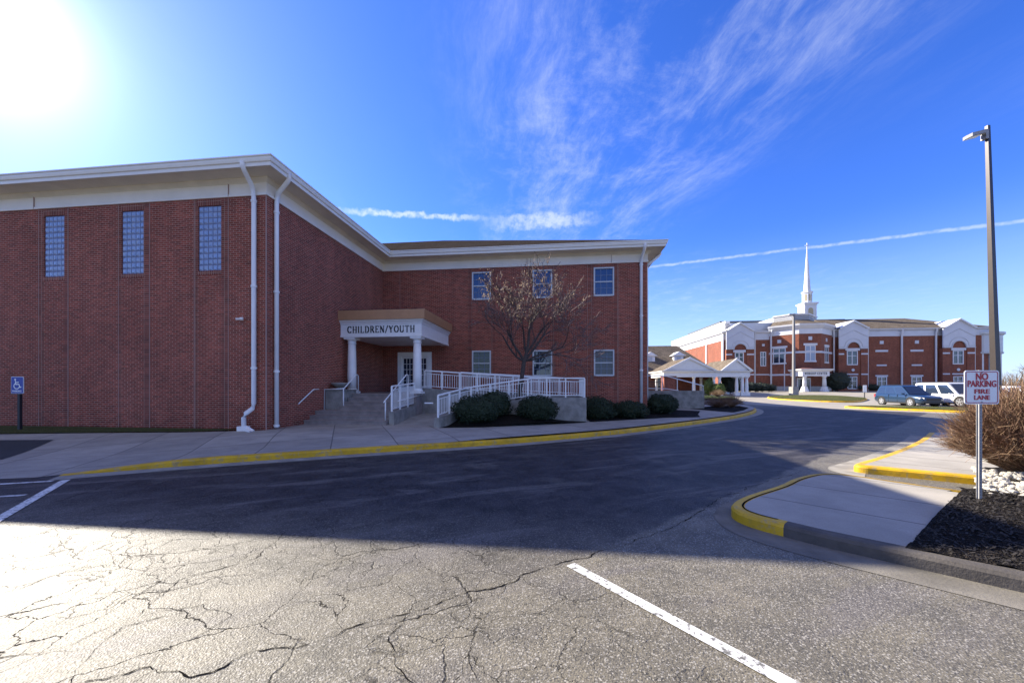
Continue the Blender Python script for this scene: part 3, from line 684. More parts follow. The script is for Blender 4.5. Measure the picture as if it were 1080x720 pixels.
# serif capitals drawn as thick and thin strokes on a unit cell (x 0..w, y 0..1)
def serif_glyph(ch):
    T, t = .17, .085; sv = .055; q = []
    def stroke(a, b, w): q.append((a, b, w))
    def ser(x, y): stroke((x-.13, y), (x+.13, y), .07)
    def arc(cx, cy, rx, ry, a0, a1, n=10):
        for i in range(n):
            A, B = R(a0+(a1-a0)*i/n), R(a0+(a1-a0)*(i+1)/n); mid_ = (A+B)/2
            stroke((cx+rx*math.cos(A), cy+ry*math.sin(A)), (cx+rx*math.cos(B), cy+ry*math.sin(B)), t+(T-t)*abs(math.cos(mid_))**1.5)
    yb, yt = .035, .965
    if ch == 'I': stroke((.18, 0), (.18, 1), T); ser(.18, yb); ser(.18, yt); w = .36
    elif ch == 'H': stroke((.18, 0), (.18, 1), T); stroke((.72, 0), (.72, 1), T); stroke((.18, .5), (.72, .5), t); [ser(a, c) for a in (.18, .72) for c in (yb, yt)]; w = .9
    elif ch == 'L': stroke((.18, 0), (.18, 1), T); ser(.18, yb); ser(.18, yt); stroke((.18, .045), (.68, .045), .09); stroke((.67, 0), (.67, .24), .07); w = .74
    elif ch == 'E': stroke((.18, 0), (.18, 1), T); stroke((.06, .045), (.68, .045), .09); stroke((.06, .955), (.66, .955), .09); stroke((.18, .52), (.5, .52), t); stroke((.67, 0), (.67, .22), .07); stroke((.65, 1), (.65, .8), .07); stroke((.5, .42), (.5, .62), .06); w = .75
    elif ch == 'D': stroke((.18, 0), (.18, 1), T); stroke((.05, .04), (.4, .04), t); stroke((.05, .96), (.4, .96), t); arc(.38, .5, .36, .46, -90, 90, 12); w = .86
    elif ch == 'R': stroke((.18, 0), (.18, 1), T); ser(.18, yb); stroke((.05, .96), (.4, .96), t); stroke((.18, .5), (.4, .5), t); arc(.4, .73, .22, .23, -90, 90, 8); stroke((.42, .5), (.74, .02), T*.9); stroke((.68, yb), (.84, yb), .07); w = .84
    elif ch == 'P': stroke((.18, 0), (.18, 1), T); ser(.18, yb); stroke((.05, .96), (.42, .96), t); stroke((.18, .45), (.42, .45), t); arc(.42, .705, .24, .255, -90, 90, 8); w = .76
    elif ch == 'N': stroke((.16, 0), (.16, 1), t); stroke((.74, 0), (.74, 1), t); stroke((.16, .97), (.74, .03), T); ser(.16, yb); ser(.1, yt); ser(.74, yt); w = .9
    elif ch == 'C': arc(.46, .5, .36, .46, 45, 315, 16); stroke((.74, .66), (.74, 1), .07); stroke((.74, 0), (.74, .28), .06); w = .86
    elif ch == 'O': arc(.46, .5, .36, .46, 0, 360, 22); w = .92
    elif ch == 'U': stroke((.16, .3), (.16, 1), T); stroke((.7, .3), (.7, 1), t); arc(.43, .32, .27, .29, 180, 360, 10); ser(.16, yt); ser(.7, yt); w = .86
    elif ch == 'T': stroke((.42, 0), (.42, 1), T); stroke((.05, .955), (.79, .955), .09); ser(.42, yb); stroke((.07, 1), (.07, .76), .07); stroke((.77, 1), (.77, .76), .07); w = .84
    elif ch == 'Y': stroke((.42, 0), (.42, .46), T); stroke((.42, .44), (.13, .98), T); stroke((.42, .44), (.71, .98), t); ser(.42, yb); ser(.13, yt); ser(.71, yt); w = .84
    elif ch == 'W': stroke((.12, .98), (.36, .02), T); stroke((.36, .02), (.58, .95), t); stroke((.58, .95), (.82, .02), T); stroke((.82, .02), (1.06, .98), t); ser(.12, yt); ser(1.06, yt); w = 1.18
    elif ch == 'S': arc(.36, .72, .24, .24, 30, 270, 10); arc(.36, .26, .26, .24, 90, -150, 10); stroke((.58, .76), (.58, 1), .06); stroke((.1, 0), (.1, .26), .06); w = .7
    elif ch == '/': stroke((.05, -.06), (.5, 1.06), .1); w = .55
    else: w = .45
    return q, w
def serif_text(txt, s0, s1, z0, z1, t0, depth=.02):
    """raised serif lettering on the face t = t0 (facing -t) spanning s0..s1, z0..z1"""
    gl = [serif_glyph(c) for c in txt]; gap = .12; tot = sum(w for _, w in gl)+gap*(len(gl)-1); kx = (s1-s0)/tot; kz = z1-z0; x = 0; b = MB()
    n = 0
    for q, w in gl:
        for (a, c, wd) in q:
            A = Vector((s0+(x+a[0])*kx, z0+a[1]*kz)); B = Vector((s0+(x+c[0])*kx, z0+c[1]*kz)); d = (B-A)
            if d.length < 1e-6: continue
            d.normalize(); nn = Vector((-d.y, d.x))*wd*(kx*abs(d.y)+kz*abs(d.x))/2; n += 1; e = depth+.0007*(n % 9)
            p = [A+nn, A-nn, B-nn, B+nn]; b.add([(q_.x, t0-e, q_.y) for q_ in p]+[(q_.x, t0+.002, q_.y) for q_ in p], [(0, 1, 2, 3), (0, 1, 5, 4), (1, 2, 6, 5), (2, 3, 7, 6), (3, 0, 4, 7)])
        x += w+gap
    return b

# ------------------------------------------------------------------ entrance portico
po = thing('entrance_portico', 'white columned entrance canopy with bronze fascia lettered CHILDREN/YOUTH', 'portico', 2., 6.5, 1.4)
CF = 4.66; CR = 4.03
pth = [(.0, CF), (CR, CF), (CR, WT)]; po_out = [(0, -1), (1, 0)]
b = MB(); b.sweep(pth, [(-.45, 4.08), (.0, 4.08), (.0, 4.16), (-.025, 4.18), (-.025, 4.66), (.0, 4.68), (.02, 4.74), (.09, 4.82), (.11, 4.88), (-.45, 4.88)], po_out); b.build('beam', M_white, po)
b = MB(); b.sweep(pth, [(-.45, 4.881), (.19, 4.881), (.21, 5.24), (.21, 5.31), (-.45, 5.31)], po_out); b.build('fascia', M_copper, po)
b = MB(); b.box((.0, CF+.3, 4.11), (CR-.3, WT-.002, 4.14)); b.build('ceiling', M_white, po)
b = MB(); A = [(0, CF-.18, 5.312), (CR+.18, CF-.18, 5.312), (CR+.18, WT-.004, 5.312), (0, WT-.004, 5.312), (.0, CF+1.1, 5.56), (CR-1.1, CF+1.1, 5.56), (CR-1.1, WT-.004, 5.56), (0, WT-.004, 5.56)]
b.add(A, [(0, 1, 5, 4), (1, 2, 6, 5), (4, 5, 6, 7), (0, 3, 2, 1)])
for i in range(22): x = .08+i*.18; b.tube([(x, CF-.16, 5.33), (min(x, CR-1.1), CF+1.1, 5.575)], .035, 6)
for i in range(24): y = CF+.0+i*.185; b.tube([(CR+.16, y, 5.33), (CR-1.1, max(y, CF+1.1), 5.575)], .035, 6)
b.build('roof', M_redroof, po)
for s_ in (.42, 3.70):
    c = (s_, CF+.30, 0)
    b = MB(); b.lathe(c, [(.205, 1.63), (.205, 2.3), (.20, 2.9), (.175, 3.78)], 24); col = b.build('column', M_white, po, smooth=True)
    b = MB(); b.box((s_-.28, CF+.02, 1.40), (s_+.28, CF+.58, 1.50)); b.lathe(c, [(.26, 1.50), (.275, 1.53), (.275, 1.56), (.24, 1.58), (.23, 1.63)], 24); b.build('base', M_white, col)
    b = MB(); b.lathe(c, [(.176, 3.78), (.20, 3.80), (.20, 3.83), (.18, 3.85), (.18, 3.91), (.24, 3.97), (.25, 3.99)], 24); b.box((s_-.27, CF+.03, 3.99), (s_+.27, CF+.57, 4.078)); b.build('capital', M_white, col)
serif_text('CHILDREN/YOUTH', .34, 3.69, 4.28, 4.60, CF+.025).build('lettering', M_text, po)

# ------------------------------------------------------------------ stairs, ramp, railings
st = thing('concrete_stairs', 'broad concrete stairs climbing to the columned entrance canopy', 'stairs', 1.8, 2., .2)
nst = 7; rise = (1.40-.20)/nst; T0 = 2.0; TR = .365
prof = [(T0, ZB)]; z = .20
b = MB()
for i in range(nst):
    x0 = .015 if i < 3 else .86
    t0 = T0+i*TR; t1 = 4.9 if i == nst-1 else 4.6
    zt = .20+rise*(i+1); b.box((x0+.001*i, t0, zt-rise-.02), (3.50-.001*i, t1, zt-.035)); b.box((x0+.001*i, t0-.025, zt-.035), (3.50-.001*i, t1+.001*i, zt))
b.build('flight', M_step, st)
b = MB(); b.box((.02, 4.615, ZB), (3.78, WT-.01, 1.398)); b.box((3.78, 5.66, ZB), (5.2, WT-.01, 1.397)); b.build('landing', M_step, st)
b = MB(); b.box((.02, 3.45, .2), (.84, 4.60, 1.55)); b.box((.0, 3.42, 1.55), (.87, 4.62, 1.60)); b.build('cheek_block', M_concw, st)
bw = thing('planter_bowl', 'wide stone planter bowl on the concrete block beside the stairs', 'planter', .46, 3.95, 1.6)
b = MB(); b.lathe((.46, 3.95, 1.60), [(.2, 0), (.2, .05), (.14, .07), (.2, .10), (.36, .2), (.42, .27), (.42, .31), (.37, .31), (.34, .24), (.05, .2)], 20); b.build('bowl', M_conc, bw, smooth=True)

ra = thing('wheelchair_ramp', 'switchback concrete wheelchair ramp rising along the wing to the entrance', 'ramp', 6., 4., .15)
def wallseg(b, p, q, z0, ztp, ztq, w=.22, ext=0.):
    p = Vector(p); q = Vector(q); d = (q-p).normalized(); n = Vector((-d.y, d.x))*w/2; q = q+d*ext
    poly = [p-n, q-n, q+n, p+n]; vs_ = [(v.x, v.y, z0) for v in poly]+[(poly[0].x, poly[0].y, ztp), (poly[1].x, poly[1].y, ztq), (poly[2].x, poly[2].y, ztq), (poly[3].x, poly[3].y, ztp)]
    b.add(vs_, [(0, 3, 2, 1), (4, 5, 6, 7), (0, 1, 5, 4), (1, 2, 6, 5), (2, 3, 7, 6), (3, 0, 4, 7)])
A0, A1, A2 = (3.65, 2.2), (3.65, 4.74), (3.65, 5.45)
B0, B1, B3 = (5.76, 1.47), (6.39, 3.76), (11.54, 4.46)
Cc0, Cc1 = (3.78, 5.55), (9.95, 5.50)
D0, D1 = (5.2, 7.15), (11.54, 7.15)
b = MB(); wallseg(b, A0, A1, ZB, .72, .87); b.build('wall', M_concw, ra)
b = MB(); wallseg(b, (3.652, 4.745), (3.652, 5.66), ZB, 1.60, 1.64); b.build('wall', M_concw, ra)
b = MB(); wallseg(b, B0, B1, ZB, .56, .84, ext=.05); b.build('wall', M_concw, ra)
b = MB(); wallseg(b, (6.395, 3.765), (9.2, 4.145), ZB, .842, 1.255); wallseg(b, (9.2, 4.142), B3, ZB, 1.256, 1.262); b.build('wall', M_concw, ra)
b = MB(); wallseg(b, Cc0, Cc1, ZB, 1.66, 1.25); b.build('wall', M_concw, ra)
b = MB(); wallseg(b, D0, D1, ZB, 1.62, 1.26); wallseg(b, (11.43, 4.47), (11.43, 7.04), ZB, 1.264, 1.264); b.build('wall', M_concw, ra)
b = MB(); b.add([(3.76, 2.2, .17), (5.7, 1.5, .17), (6.32, 3.78, .36), (3.76, 3.9, .36)], [(0, 1, 2, 3)]); b.add([(3.76, 3.9, .36), (6.32, 3.78, .36), (6.32, 5.44, .42), (3.76, 5.44, .42)], [(0, 1, 2, 3)])
b.add([(6.32, 3.78, .36), (9.9, 4.3, 1.0), (9.9, 5.4, 1.0), (6.32, 5.44, .42)], [(0, 1, 2, 3)]); b.add([(9.9, 4.3, 1.0), (11.32, 4.5, 1.0), (11.32, 7.04, 1.0), (9.9, 7.04, 1.0)], [(0, 1, 2, 3)])
b.add([(5.2, 5.66, 1.39), (9.9, 5.6, 1.0), (9.9, 7.04, 1.0), (5.2, 7.04, 1.39)], [(0, 1, 2, 3)]); b.build('ramp_deck', M_conc, ra)

def railing(label, pts, h, nposts, group='white railings of the ramp', low=.10, picket=.115, kinds=True, rails=True):
    """pts: list of (s, t, z of the foot); posts, top and bottom rails, pickets"""
    P = [Vector(p) for p in pts]; r = thing('ramp_railing', label, 'railing', P[0].x, P[0].y, P[0].z, group)
    up = Vector((0, 0, 1))
    b = MB(); b.tube([p+up*h for p in P], .034, 6); b.build('top_rail', M_rail, r)
    b = MB(); b.tube([p+up*low for p in P], .022, 4); b.tube([p+up*(h-.14) for p in P], .020, 4); b.build('lower_rail', M_rail, r)
    segs = [(P[i+1]-P[i]).length for i in range(len(P)-1)]; tot = sum(segs)
    def at(d):
        for i, L in enumerate(segs):
            if d <= L+1e-6 or i == len(segs)-1: return P[i].lerp(P[i+1], min(1, d/L))
            d -= L
    for i in range(nposts):
        q = at(tot*i/(nposts-1)); b = MB(); b.bar(q, q+up*(h-.01), .062); b.build('post', M_rail, r)
    b = MB(); n = int(tot/picket)
    for i in range(1, n):
        q = at(tot*i/n); b.tube([q+up*low, q+up*(h-.14)], .0125, 4, False)
    b.build('picket_infill', M_rail, r); return r
railing('short white railing beside the top of the ramp entry next to the stairs', [(3.65, 2.26, .73), (3.65, 4.74, .87)], 1.02, 4)
railing('white railing curving round the outer edge of the ramp behind the bushes', [(5.80, 1.55, .57), (6.39, 3.76, .84), (9.2, 4.14, 1.255), (11.48, 4.45, 1.262)], .84, 10)
railing('long white railing sloping from the right column down to the landing', [(3.86, 5.55, 1.66), (9.95, 5.50, 1.25)], .85, 8)
railing('rear white railing of the ramp nearest the wing windows', [(5.25, 7.15, 1.62), (11.43, 7.15, 1.262)], .85, 7)
railing('white railing closing the right end of the ramp landing', [(11.45, 4.52, 1.264), (11.43, 7.05, 1.264)], .84, 4)
def pipe_rail(label, pieces, r=.026, cat='handrail'):
    o = thing('handrail', label, cat, pieces[0][1][0][0], pieces[0][1][0][1], pieces[0][1][0][2], 'white pipe handrails')
    for nm, pts in pieces: b = MB(); b.tube(pts, r, 8); b.build(nm, M_rail, o, smooth=True)
pipe_rail('short white handrail fixed to the brick wall left of the stairs', [('rail', [(.10, 1.55, 1.05), (.10, 1.65, 1.12), (.10, 2.5, 1.62), (.10, 2.85, 1.63)]), ('bracket', [(.0, 1.75, 1.1), (.10, 1.75, 1.17)]), ('bracket', [(.0, 2.5, 1.55), (.10, 2.5, 1.61)])], .024)
pipe_rail('white pipe handrail stepping up past the concrete planter block', [('rail', [(.03, 3.36, .71), (.03, 3.36, 1.62), (.86, 3.36, 1.64), (.9, 3.45, 1.66), (.9, 4.40, 2.24), (.9, 4.56, 2.29), (.9, 4.66, 2.24), (.9, 4.68, 1.40)]), ('post', [(.9, 3.40, .71), (.9, 3.40, 1.64)])])
pipe_rail('white pipe handrail climbing the right edge of the stairs', [('rail', [(3.38, 2.1, 1.10), (3.38, 2.2, 1.17), (3.38, 4.34, 2.24), (3.38, 4.50, 2.30), (3.38, 4.62, 2.24), (3.38, 4.64, 1.40)]), ('post', [(3.38, 2.25, .37), (3.38, 2.25, 1.20)])])
pipe_rail('slim white handrail fixed to the wall inside the ramp entry', [('rail', [(3.84, 2.4, 1.15), (3.84, 5.35, 1.36)]), ('bracket', [(3.76, 3.2, 1.1), (3.84, 3.2, 1.2)])], .02)
pipe_rail('small white rail end sticking out at the ramp entry', [('rail', [(5.62, 1.5, 1.12), (5.3, 1.45, 1.12)])], .026)

# ------------------------------------------------------------------ planting near the building
def bed(poly, zf, label, name='mulch_bed', cuts=4):
    return sheet(poly, zf, M_mulch, name, label, 'mulch', 'stuff', cuts)
def zbed(x, y):
    s_, t_ = local(x, y); e = zs(x, y)+.015
    return e+.36*S((t_-1.6+ .0)/2.2)*S((11.6-s_)/4)+.02*mnoise.noise(Vector((x*2, y*2, 0)))
bed([loc(5.92, 1.35), loc(6.55, 3.7), loc(9., 4.0), loc(11.45, 4.33), loc(11.6, 4.1), loc(9.6, 2.75), loc(7.5, 1.75)], zbed, 'dark mulch bed between the ramp wall and the pavement')
bed([loc(11.7, 4.3), loc(11.7, 9.), loc(WL+2.6, 9.), loc(WL+2.2, 7.5), loc(15.6, 6.9), loc(13.5, 5.5)], lambda x, y: zs(x, y)+.02+.02*mnoise.noise(Vector((x*2, y*2, 0))), 'dark mulch bed at the right corner of the brick wing')
bed([loc(WL+.02, 9.), loc(WL+2.6, 9.), loc(WL+3.8, 12.), loc(WL+2.2, 13.), loc(WL+.02, 13.)], lambda x, y: zs(x, y)+.022, 'dark mulch bed behind the corner of the brick wing')
def leaf_cloud(rx, ry, rz, n, size, seed, shell=.72, lump=.10, core=True):
    r = random.Random(seed); b = MB()
    def rad(d): return 1+lump*mnoise.noise(d*2.3+Vector((seed, 0, 0)))*1.5+lump*.5*mnoise.noise(d*6+Vector((0, seed, 0)))
    if core:
        vs_ = []; nu, nv = 16, 9
        for i in range(nv+1):
            for j in range(nu):
                th, ph = math.pi*i/nv, 2*math.pi*j/nu; d = Vector((math.sin(th)*math.cos(ph), math.sin(th)*math.sin(ph), math.cos(th))); k = rad(d)*.86
                vs_.append((d.x*rx*k, d.y*ry*k, rz+d.z*rz*k))
        b.add(vs_, [(i*nu+j, i*nu+(j+1) % nu, (i+1)*nu+(j+1) % nu, (i+1)*nu+j) for i in range(nv) for j in range(nu)])
    for _ in range(n):
        d = Vector((r.gauss(0, 1), r.gauss(0, 1), r.gauss(0, 1))).normalized()
        if d.z < -.75: continue
        k = rad(d)*(shell+(1.03-shell)*r.random()**.5); p = Vector((d.x*rx*k, d.y*ry*k, rz+d.z*rz*k))
        a = Vector((r.gauss(0, 1), r.gauss(0, 1), r.gauss(0, 1))).normalized(); nn = (d*.7+a*.8).normalized(); t1 = nn.orthogonal().normalized(); t2 = nn.cross(t1); an = r.random()*6.28
        u = (t1*math.cos(an)+t2*math.sin(an))*size*r.uniform(.7, 1.5); w = (t2*math.cos(an)-t1*math.sin(an))*size*r.uniform(.4, .8)
        b.add([p-u, p+w, p+u, p-w], [(0, 1, 2, 3)])
    return b
def shrub(label, x, y, z, rx, rz, seed, m=None, n=4200, size=.036, group=None, name='clipped_shrub', cat='shrub', ry=None, lump=.13, shell=.74):
    o = thing_w(name, label, cat, x, y, z, rng.random()*.4, group)
    leaf_cloud(rx, ry or rx, rz, n, size, seed, lump=lump, shell=shell).build('foliage', m or M_shrub, o, fix=False)
    b = MB(); b.tube([(0, 0, -.1), (0, 0, rz)], .05, 6); b.build('stem', M_bark, o); return o
GB = 'clipped evergreens by the brick wing'
shrub('large round clipped evergreen at the left of the leaning tree', -1.42, 15.35, .20, .98, .60, 1, group=GB)
shrub('clipped evergreen peeking from behind the left round one', -.72, 16.1, .36, .72, .60, 2, group=GB, n=2600)
shrub('broad clipped evergreen at the right of the leaning tree', 1.06, 16.0, .22, .86, .56, 3, group=GB)
shrub('low clipped evergreen against the wing just right of the ramp wall', 4.15, 18.0, .13, .72, .42, 4, group=GB)
shrub('clipped evergreen behind the low one at the ramp end', 4.25, 19.3, .15, .95, .52, 5, group=GB)
shrub('wide clipped evergreen beneath the wing downspout', 5.80, 18.6, .13, .86, .45, 6, group=GB)
shrub('clipped evergreen just past the corner of the brick wing', 8.35, 21.2, .13, .85, .60, 7, group=GB)
shrub('clipped evergreen further behind the corner of the brick wing', 9.4, 23.4, .13, .75, .42, 8, group=GB)

def tree_mesh(seed, base, dirs, levels, L0, r0, twig_m, pods=None, spread=.6, up=.12, nchild=(3, 4), thin=.62, minr=.004):
    """recursive limbs; returns (wood MB, crown MB)"""
    r = random.Random(seed); wood = MB(); crown = MB(); tips = []
    def grow(p, d, L, rad, lev):
        n = 4; pts = [p]; rr = [rad]; q = p; dd = d
        for i in range(n):
            dd = (dd+Vector((r.gauss(0, .10), r.gauss(0, .10), r.gauss(0, .07)+up*.25))).normalized(); q = q+dd*(L/n); pts.append(q); rr.append(max(minr, rad*(1-(1-thin)*(i+1)/n)))
        (wood if lev < 3 else crown).tube(pts, rr, 7 if lev < 2 else 4 if lev < 3 else 3, lev == 0)
        if lev >= levels: tips.append((pts, dd)); return
        k = r.randint(*nchild)
        for j in range(k):
            f = r.uniform(.35, 1.0) if j else 1.0; idx = min(n, max(1, round(f*n))); a = Vector((r.gauss(0, 1), r.gauss(0, 1), r.gauss(0, .55)))
            nd = (dd+a.normalized()*spread*r.uniform(.6, 1.3)+Vector((0, 0, up))).normalized(); grow(pts[idx], nd, L*r.uniform(.58, .82), rr[idx]*r.uniform(.5, .72), lev+1)
    for d, L, rad in dirs: grow(Vector(base), Vector(d).normalized(), L, rad, 1)
    return wood, crown, tips, r
def redbud():
    o = thing_w('bare_tree', 'leaning bare tree hung with dry brown seed pods before the ramp', 'tree', .08, 16.75, .42)
    tr = MB(); pts = [Vector((-.06, 0, -.25)), Vector((0, 0, .25)), Vector((.22, .02, .9)), Vector((.34, .05, 1.6)), Vector((.44, .06, 2.35)), Vector((.55, .05, 2.75))]
    tr.tube(pts, [.17, .125, .105, .10, .095, .085], 10)
    tr.tube([Vector((-.12, .02, -.2)), Vector((-.32, .06, .3)), Vector((-.22, .05, .85)), Vector((-.18, .04, 1.05))], [.13, .09, .075, .06], 8)
    top = pts[-1]
    limbs = [((-.62, .1, .85), 1.35, .065), ((.10, -.1, 1.), 1.45, .07), ((.60, .1, .62), 1.4, .06), ((.35, .4, .8), 1.3, .05), ((-.95, -.2, .42), 1.35, .05), ((.95, -.3, .30), 1.55, .05), ((-.2, .35, 1.), 1.35, .05), ((1., .2, .12), 1.3, .038)]
    crown = MB(); pods = MB(); wood = MB(); r = random.Random(5)
    for i, (d, L, rad) in enumerate(limbs):
        base = top if i in (1, 3, 6) else pts[4].lerp(pts[5], .2)
        w, c, tips, _ = tree_mesh(20+i, base, [(d, L*1.14, rad)], 5, L*1.14, rad, None, spread=.72, up=.04, nchild=(3, 4), minr=.010)
        wood.add(w.v, w.f); crown.add(c.v, c.f)
        for tp, dd in tips:
            for _ in range(4):
                p = tp[r.randint(1, 4)]+Vector((r.gauss(0, .04), r.gauss(0, .04), r.gauss(0, .04)))
                if r.random() < .24+.24*S((p.z-2.9)/1.2):
                    a = Vector((r.gauss(0, .5), r.gauss(0, .5), -1)).normalized(); n_ = (Matrix.Rotation(r.random()*6.28, 3, a) @ a.orthogonal().normalized())*r.uniform(.012, .022); L = r.uniform(.05, .11)
                    pods.add([p, p+a*L*.5+n_, p+a*L, p+a*L*.5-n_], [(0, 1, 2, 3)])
    k = tr.build('trunk', M_bark, o, smooth=True)
    wood.build('limb', M_bark, k, fix=False, smooth=True); crown.build('twig', mat('twig_bark', (.15, .10, .092), .85, var=.3, vscale=10), o, fix=False); pods.build('seed_pod', M_pod, o, fix=False)
redbud()

# ------------------------------------------------------------------ accessible parking sign
def rounded_rect(w, h, r, n=5):
    pts = []
    for cx, cy, a0 in ((w/2-r, h/2-r, 0), (-w/2+r, h/2-r, 90), (-w/2+r, -h/2+r, 180), (w/2-r, -h/2+r, 270)):
        for i in range(n+1): a = R(a0+90*i/n); pts.append((cx+r*math.cos(a), cy+r*math.sin(a)))
    return pts
def plate(w, h, r, y0, y1, cz, b=None, cx=0.):
    b = b or MB(); p = rounded_rect(w, h, r); n = len(p)
    return b.add([(cx+x, y0, cz+z) for x, z in p]+[(cx+x, y1, cz+z) for x, z in p], [tuple(range(n)), tuple(range(n, 2*n))[::-1]]+[(i, (i+1) % n, n+(i+1) % n, n+i) for i in range(n)])
hs = thing_w('accessible_parking_sign', 'blue wheelchair symbol parking sign on a dark post in the grass', 'sign', -17.6, 13.5, .2, R(0))
b = MB(); b.box((-.035, .02, -.1), (.045, .10, 1.35)); b.build('post', M_dpost, hs)
cz = 1.60; b = plate(.44, .60, .03, -.01, .012, cz); b.build('plate', M_signw, hs)
b = plate(.415, .575, .025, -.014, -.0105, cz); b.build('blue_field', M_blue, hs)
b = MB(); q = lambda x, z: (x, -.018, cz+z)
def flat_stroke(b, a, c, w, y=-.018):
    A = Vector(a); B = Vector(c); d = (B-A).normalized(); n = Vector((-d.y, d.x))*w/2; A = A-d*w*.3; B = B+d*w*.3
    b.add([(p.x, y, cz+p.y) for p in (A+n, A-n, B-n, B+n)], [(0, 1, 2, 3)])
def disc(b, cx, cy, r, y=-.0185, n=14): b.add([(cx+r*math.cos(6.283*i/n), y, cz+cy+r*math.sin(6.283*i/n)) for i in range(n)], [tuple(range(n))])
disc(b, -.06, .20, .034)
for i, (a, c) in enumerate((((-.055, .15), (-.045, .03)), ((-.05, .10), (.055, .10)), ((-.045, .03), (.07, .03)), ((.07, .03), (.11, -.08)), ((.11, -.08), (.15, -.065)))): flat_stroke(b, a, c, .034, -.0178-.0003*i)
for i in range(14):
    a0, a1 = R(125+i*17), R(125+(i+1)*17); flat_stroke(b, (-.01+.10*math.cos(a0), -.03+.10*math.sin(a0)), (-.01+.10*math.cos(a1), -.03+.10*math.sin(a1)), .03, -.0166-.0001*i)
b.build('wheelchair_symbol', M_signw, hs)
lettering([('PARKING', .085, 0, -.215, .32, .002)], hs, 'lettering', M_signw, lambda x, z, e: (x, -.017-e*.5, cz+z))

# ------------------------------------------------------------------ islands on the right
def isl_z(x, y): return .15
back = smooth_path([(4.39, 6.23), (5.0, 6.72), (5.62, 7.08), (5.98, 7.12), (6.3, 6.93), (6.7, 6.33), (7.05, 5.92), (7.5, 5.45)], 4)
nose = smooth_path([(3.22, 4.50), (3.02, 4.78), (2.97, 5.08), (3.13, 5.38), (3.56, 5.74), (4.39, 6.28), (5.0, 6.75), (5.62, 7.10), (5.98, 7.14), (6.3, 6.98), (6.7, 6.45), (7.02, 6.05), (7.4, 5.7)], 6)
kerb(nose, 'kerb', 'yellow kerb round the nose of the near paved island', M_yellow, left=False, height=lambda i, n: .15)
front = smooth_path([(3.22, 4.50), (3.45, 4.22), (3.77, 3.91), (4.43, 3.28), (5.3, 2.5), (6.6, 1.4)], 6)
M_kdark = mat('weathered_kerb', (.115, .10, .085), .85, var=.45, vscale=3, bump=.35, bscale=40)
kerb(front, 'kerb', 'bare weathered kerb along the near edge of the mulch bed', M_kdark, left=True, height=lambda i, n: .15)
fr_out = [p for p in front]
rim = [p for p in front[::-1]]+[p for p in nose[1:26]]
Nr = normals(rim, False); rim2 = [p+n*.02 for p, n in zip(rim, Nr)]
gm = MB(); wid = lambda i: .42 if i < len(front) else .42-.22*S((i-len(front))/14)
gm.v = [q for i, (p, n) in enumerate(zip(rim, Nr)) for q in ((p.x+n.x*.01, p.y+n.y*.01, .005), (p.x-n.x*wid(i), p.y-n.y*wid(i), .005))]
gm.f = [(2*i, 2*i+1, 2*i+3, 2*i+2) for i in range(len(rim)-1)]; tag(gm.build('island_gutter', mat('stained_gutter', (.21, .19, .155), .9, var=.45, vscale=1.8, bump=.35, bscale=40)), kind='structure')
ni = [p+n*.13 for p, n in zip(nose, normals(nose, False))]; fi = [p+n*.13 for p, n in zip(front, normals(front, True))]
slab_poly = [tuple(p) for p in ni[:-4]]+[(6.88, 5.86), (3.98, 3.88)]+[tuple(p) for p in fi[:11:2][::-1]]
slab_poly = [tuple(p) for p in ni[1:-6]]+[(6.78, 5.92), (6.88, 5.80), (4.02, 3.86)]+[tuple(p) for p in (fi[9], fi[5], fi[2])]
sheet(slab_poly, lambda x, y: .152, M_slab, 'island_paving', cuts=2)
strip(nose[2:-4], .125, .150, lambda x, y: .157, M_crack, 'expansion_joint', left=False)
def zmul(x, y):
    e = .158+.05*S((x-4.2)/1.5)*S((y-2.5)/1.5)
    return e+.018*mnoise.noise(Vector((x*6, y*6, 1.)))+.012*mnoise.noise(Vector((x*17, y*17, 3.)))
bed([(3.99, 3.85), (6.89, 5.80), (7.0, 5.98), (7.5, 5.6), (9.2, 7.4), (13., 6.4), (13., 1.0), (6.7, 1.5), (5.4, 2.6), (4.53, 3.38)], zmul, 'dark mulch bed around the no parking sign', cuts=5)
# loose wood chips give the mulch its broken surface
def chips():
    r = random.Random(3); b = MB()
    while len(b.f) < 5200:
        x, y = r.uniform(4.0, 8.6), r.uniform(2.4, 6.2)
        if x < 4.0+(y-3.85)*1.487+.03 or y < 3.42-(x-4.45)*.87+.08 or (x > 6.9 and y > 5.75): continue
        a = r.random()*6.28; L, w = r.uniform(.012, .038), r.uniform(.004, .010); z = zmul(x, y)+r.uniform(.002, .018); t = r.uniform(-.6, .6); ca, sa = math.cos(a), math.sin(a)
        b.add([(x-ca*L-sa*w, y-sa*L+ca*w, z-t*L), (x-ca*L+sa*w, y-sa*L-ca*w, z-t*L), (x+ca*L+sa*w, y+sa*L-ca*w, z+t*L), (x+ca*L-sa*w, y+sa*L+ca*w, z+t*L)], [(0, 1, 2, 3)])
    return b
tag(chips().build('mulch_chip_litter', mat('wood_chip', (.036, .029, .023), .9, var=.6, vscale=40), fix=False), 'loose dark wood chips scattered over the mulch bed', 'mulch', None, 'stuff')
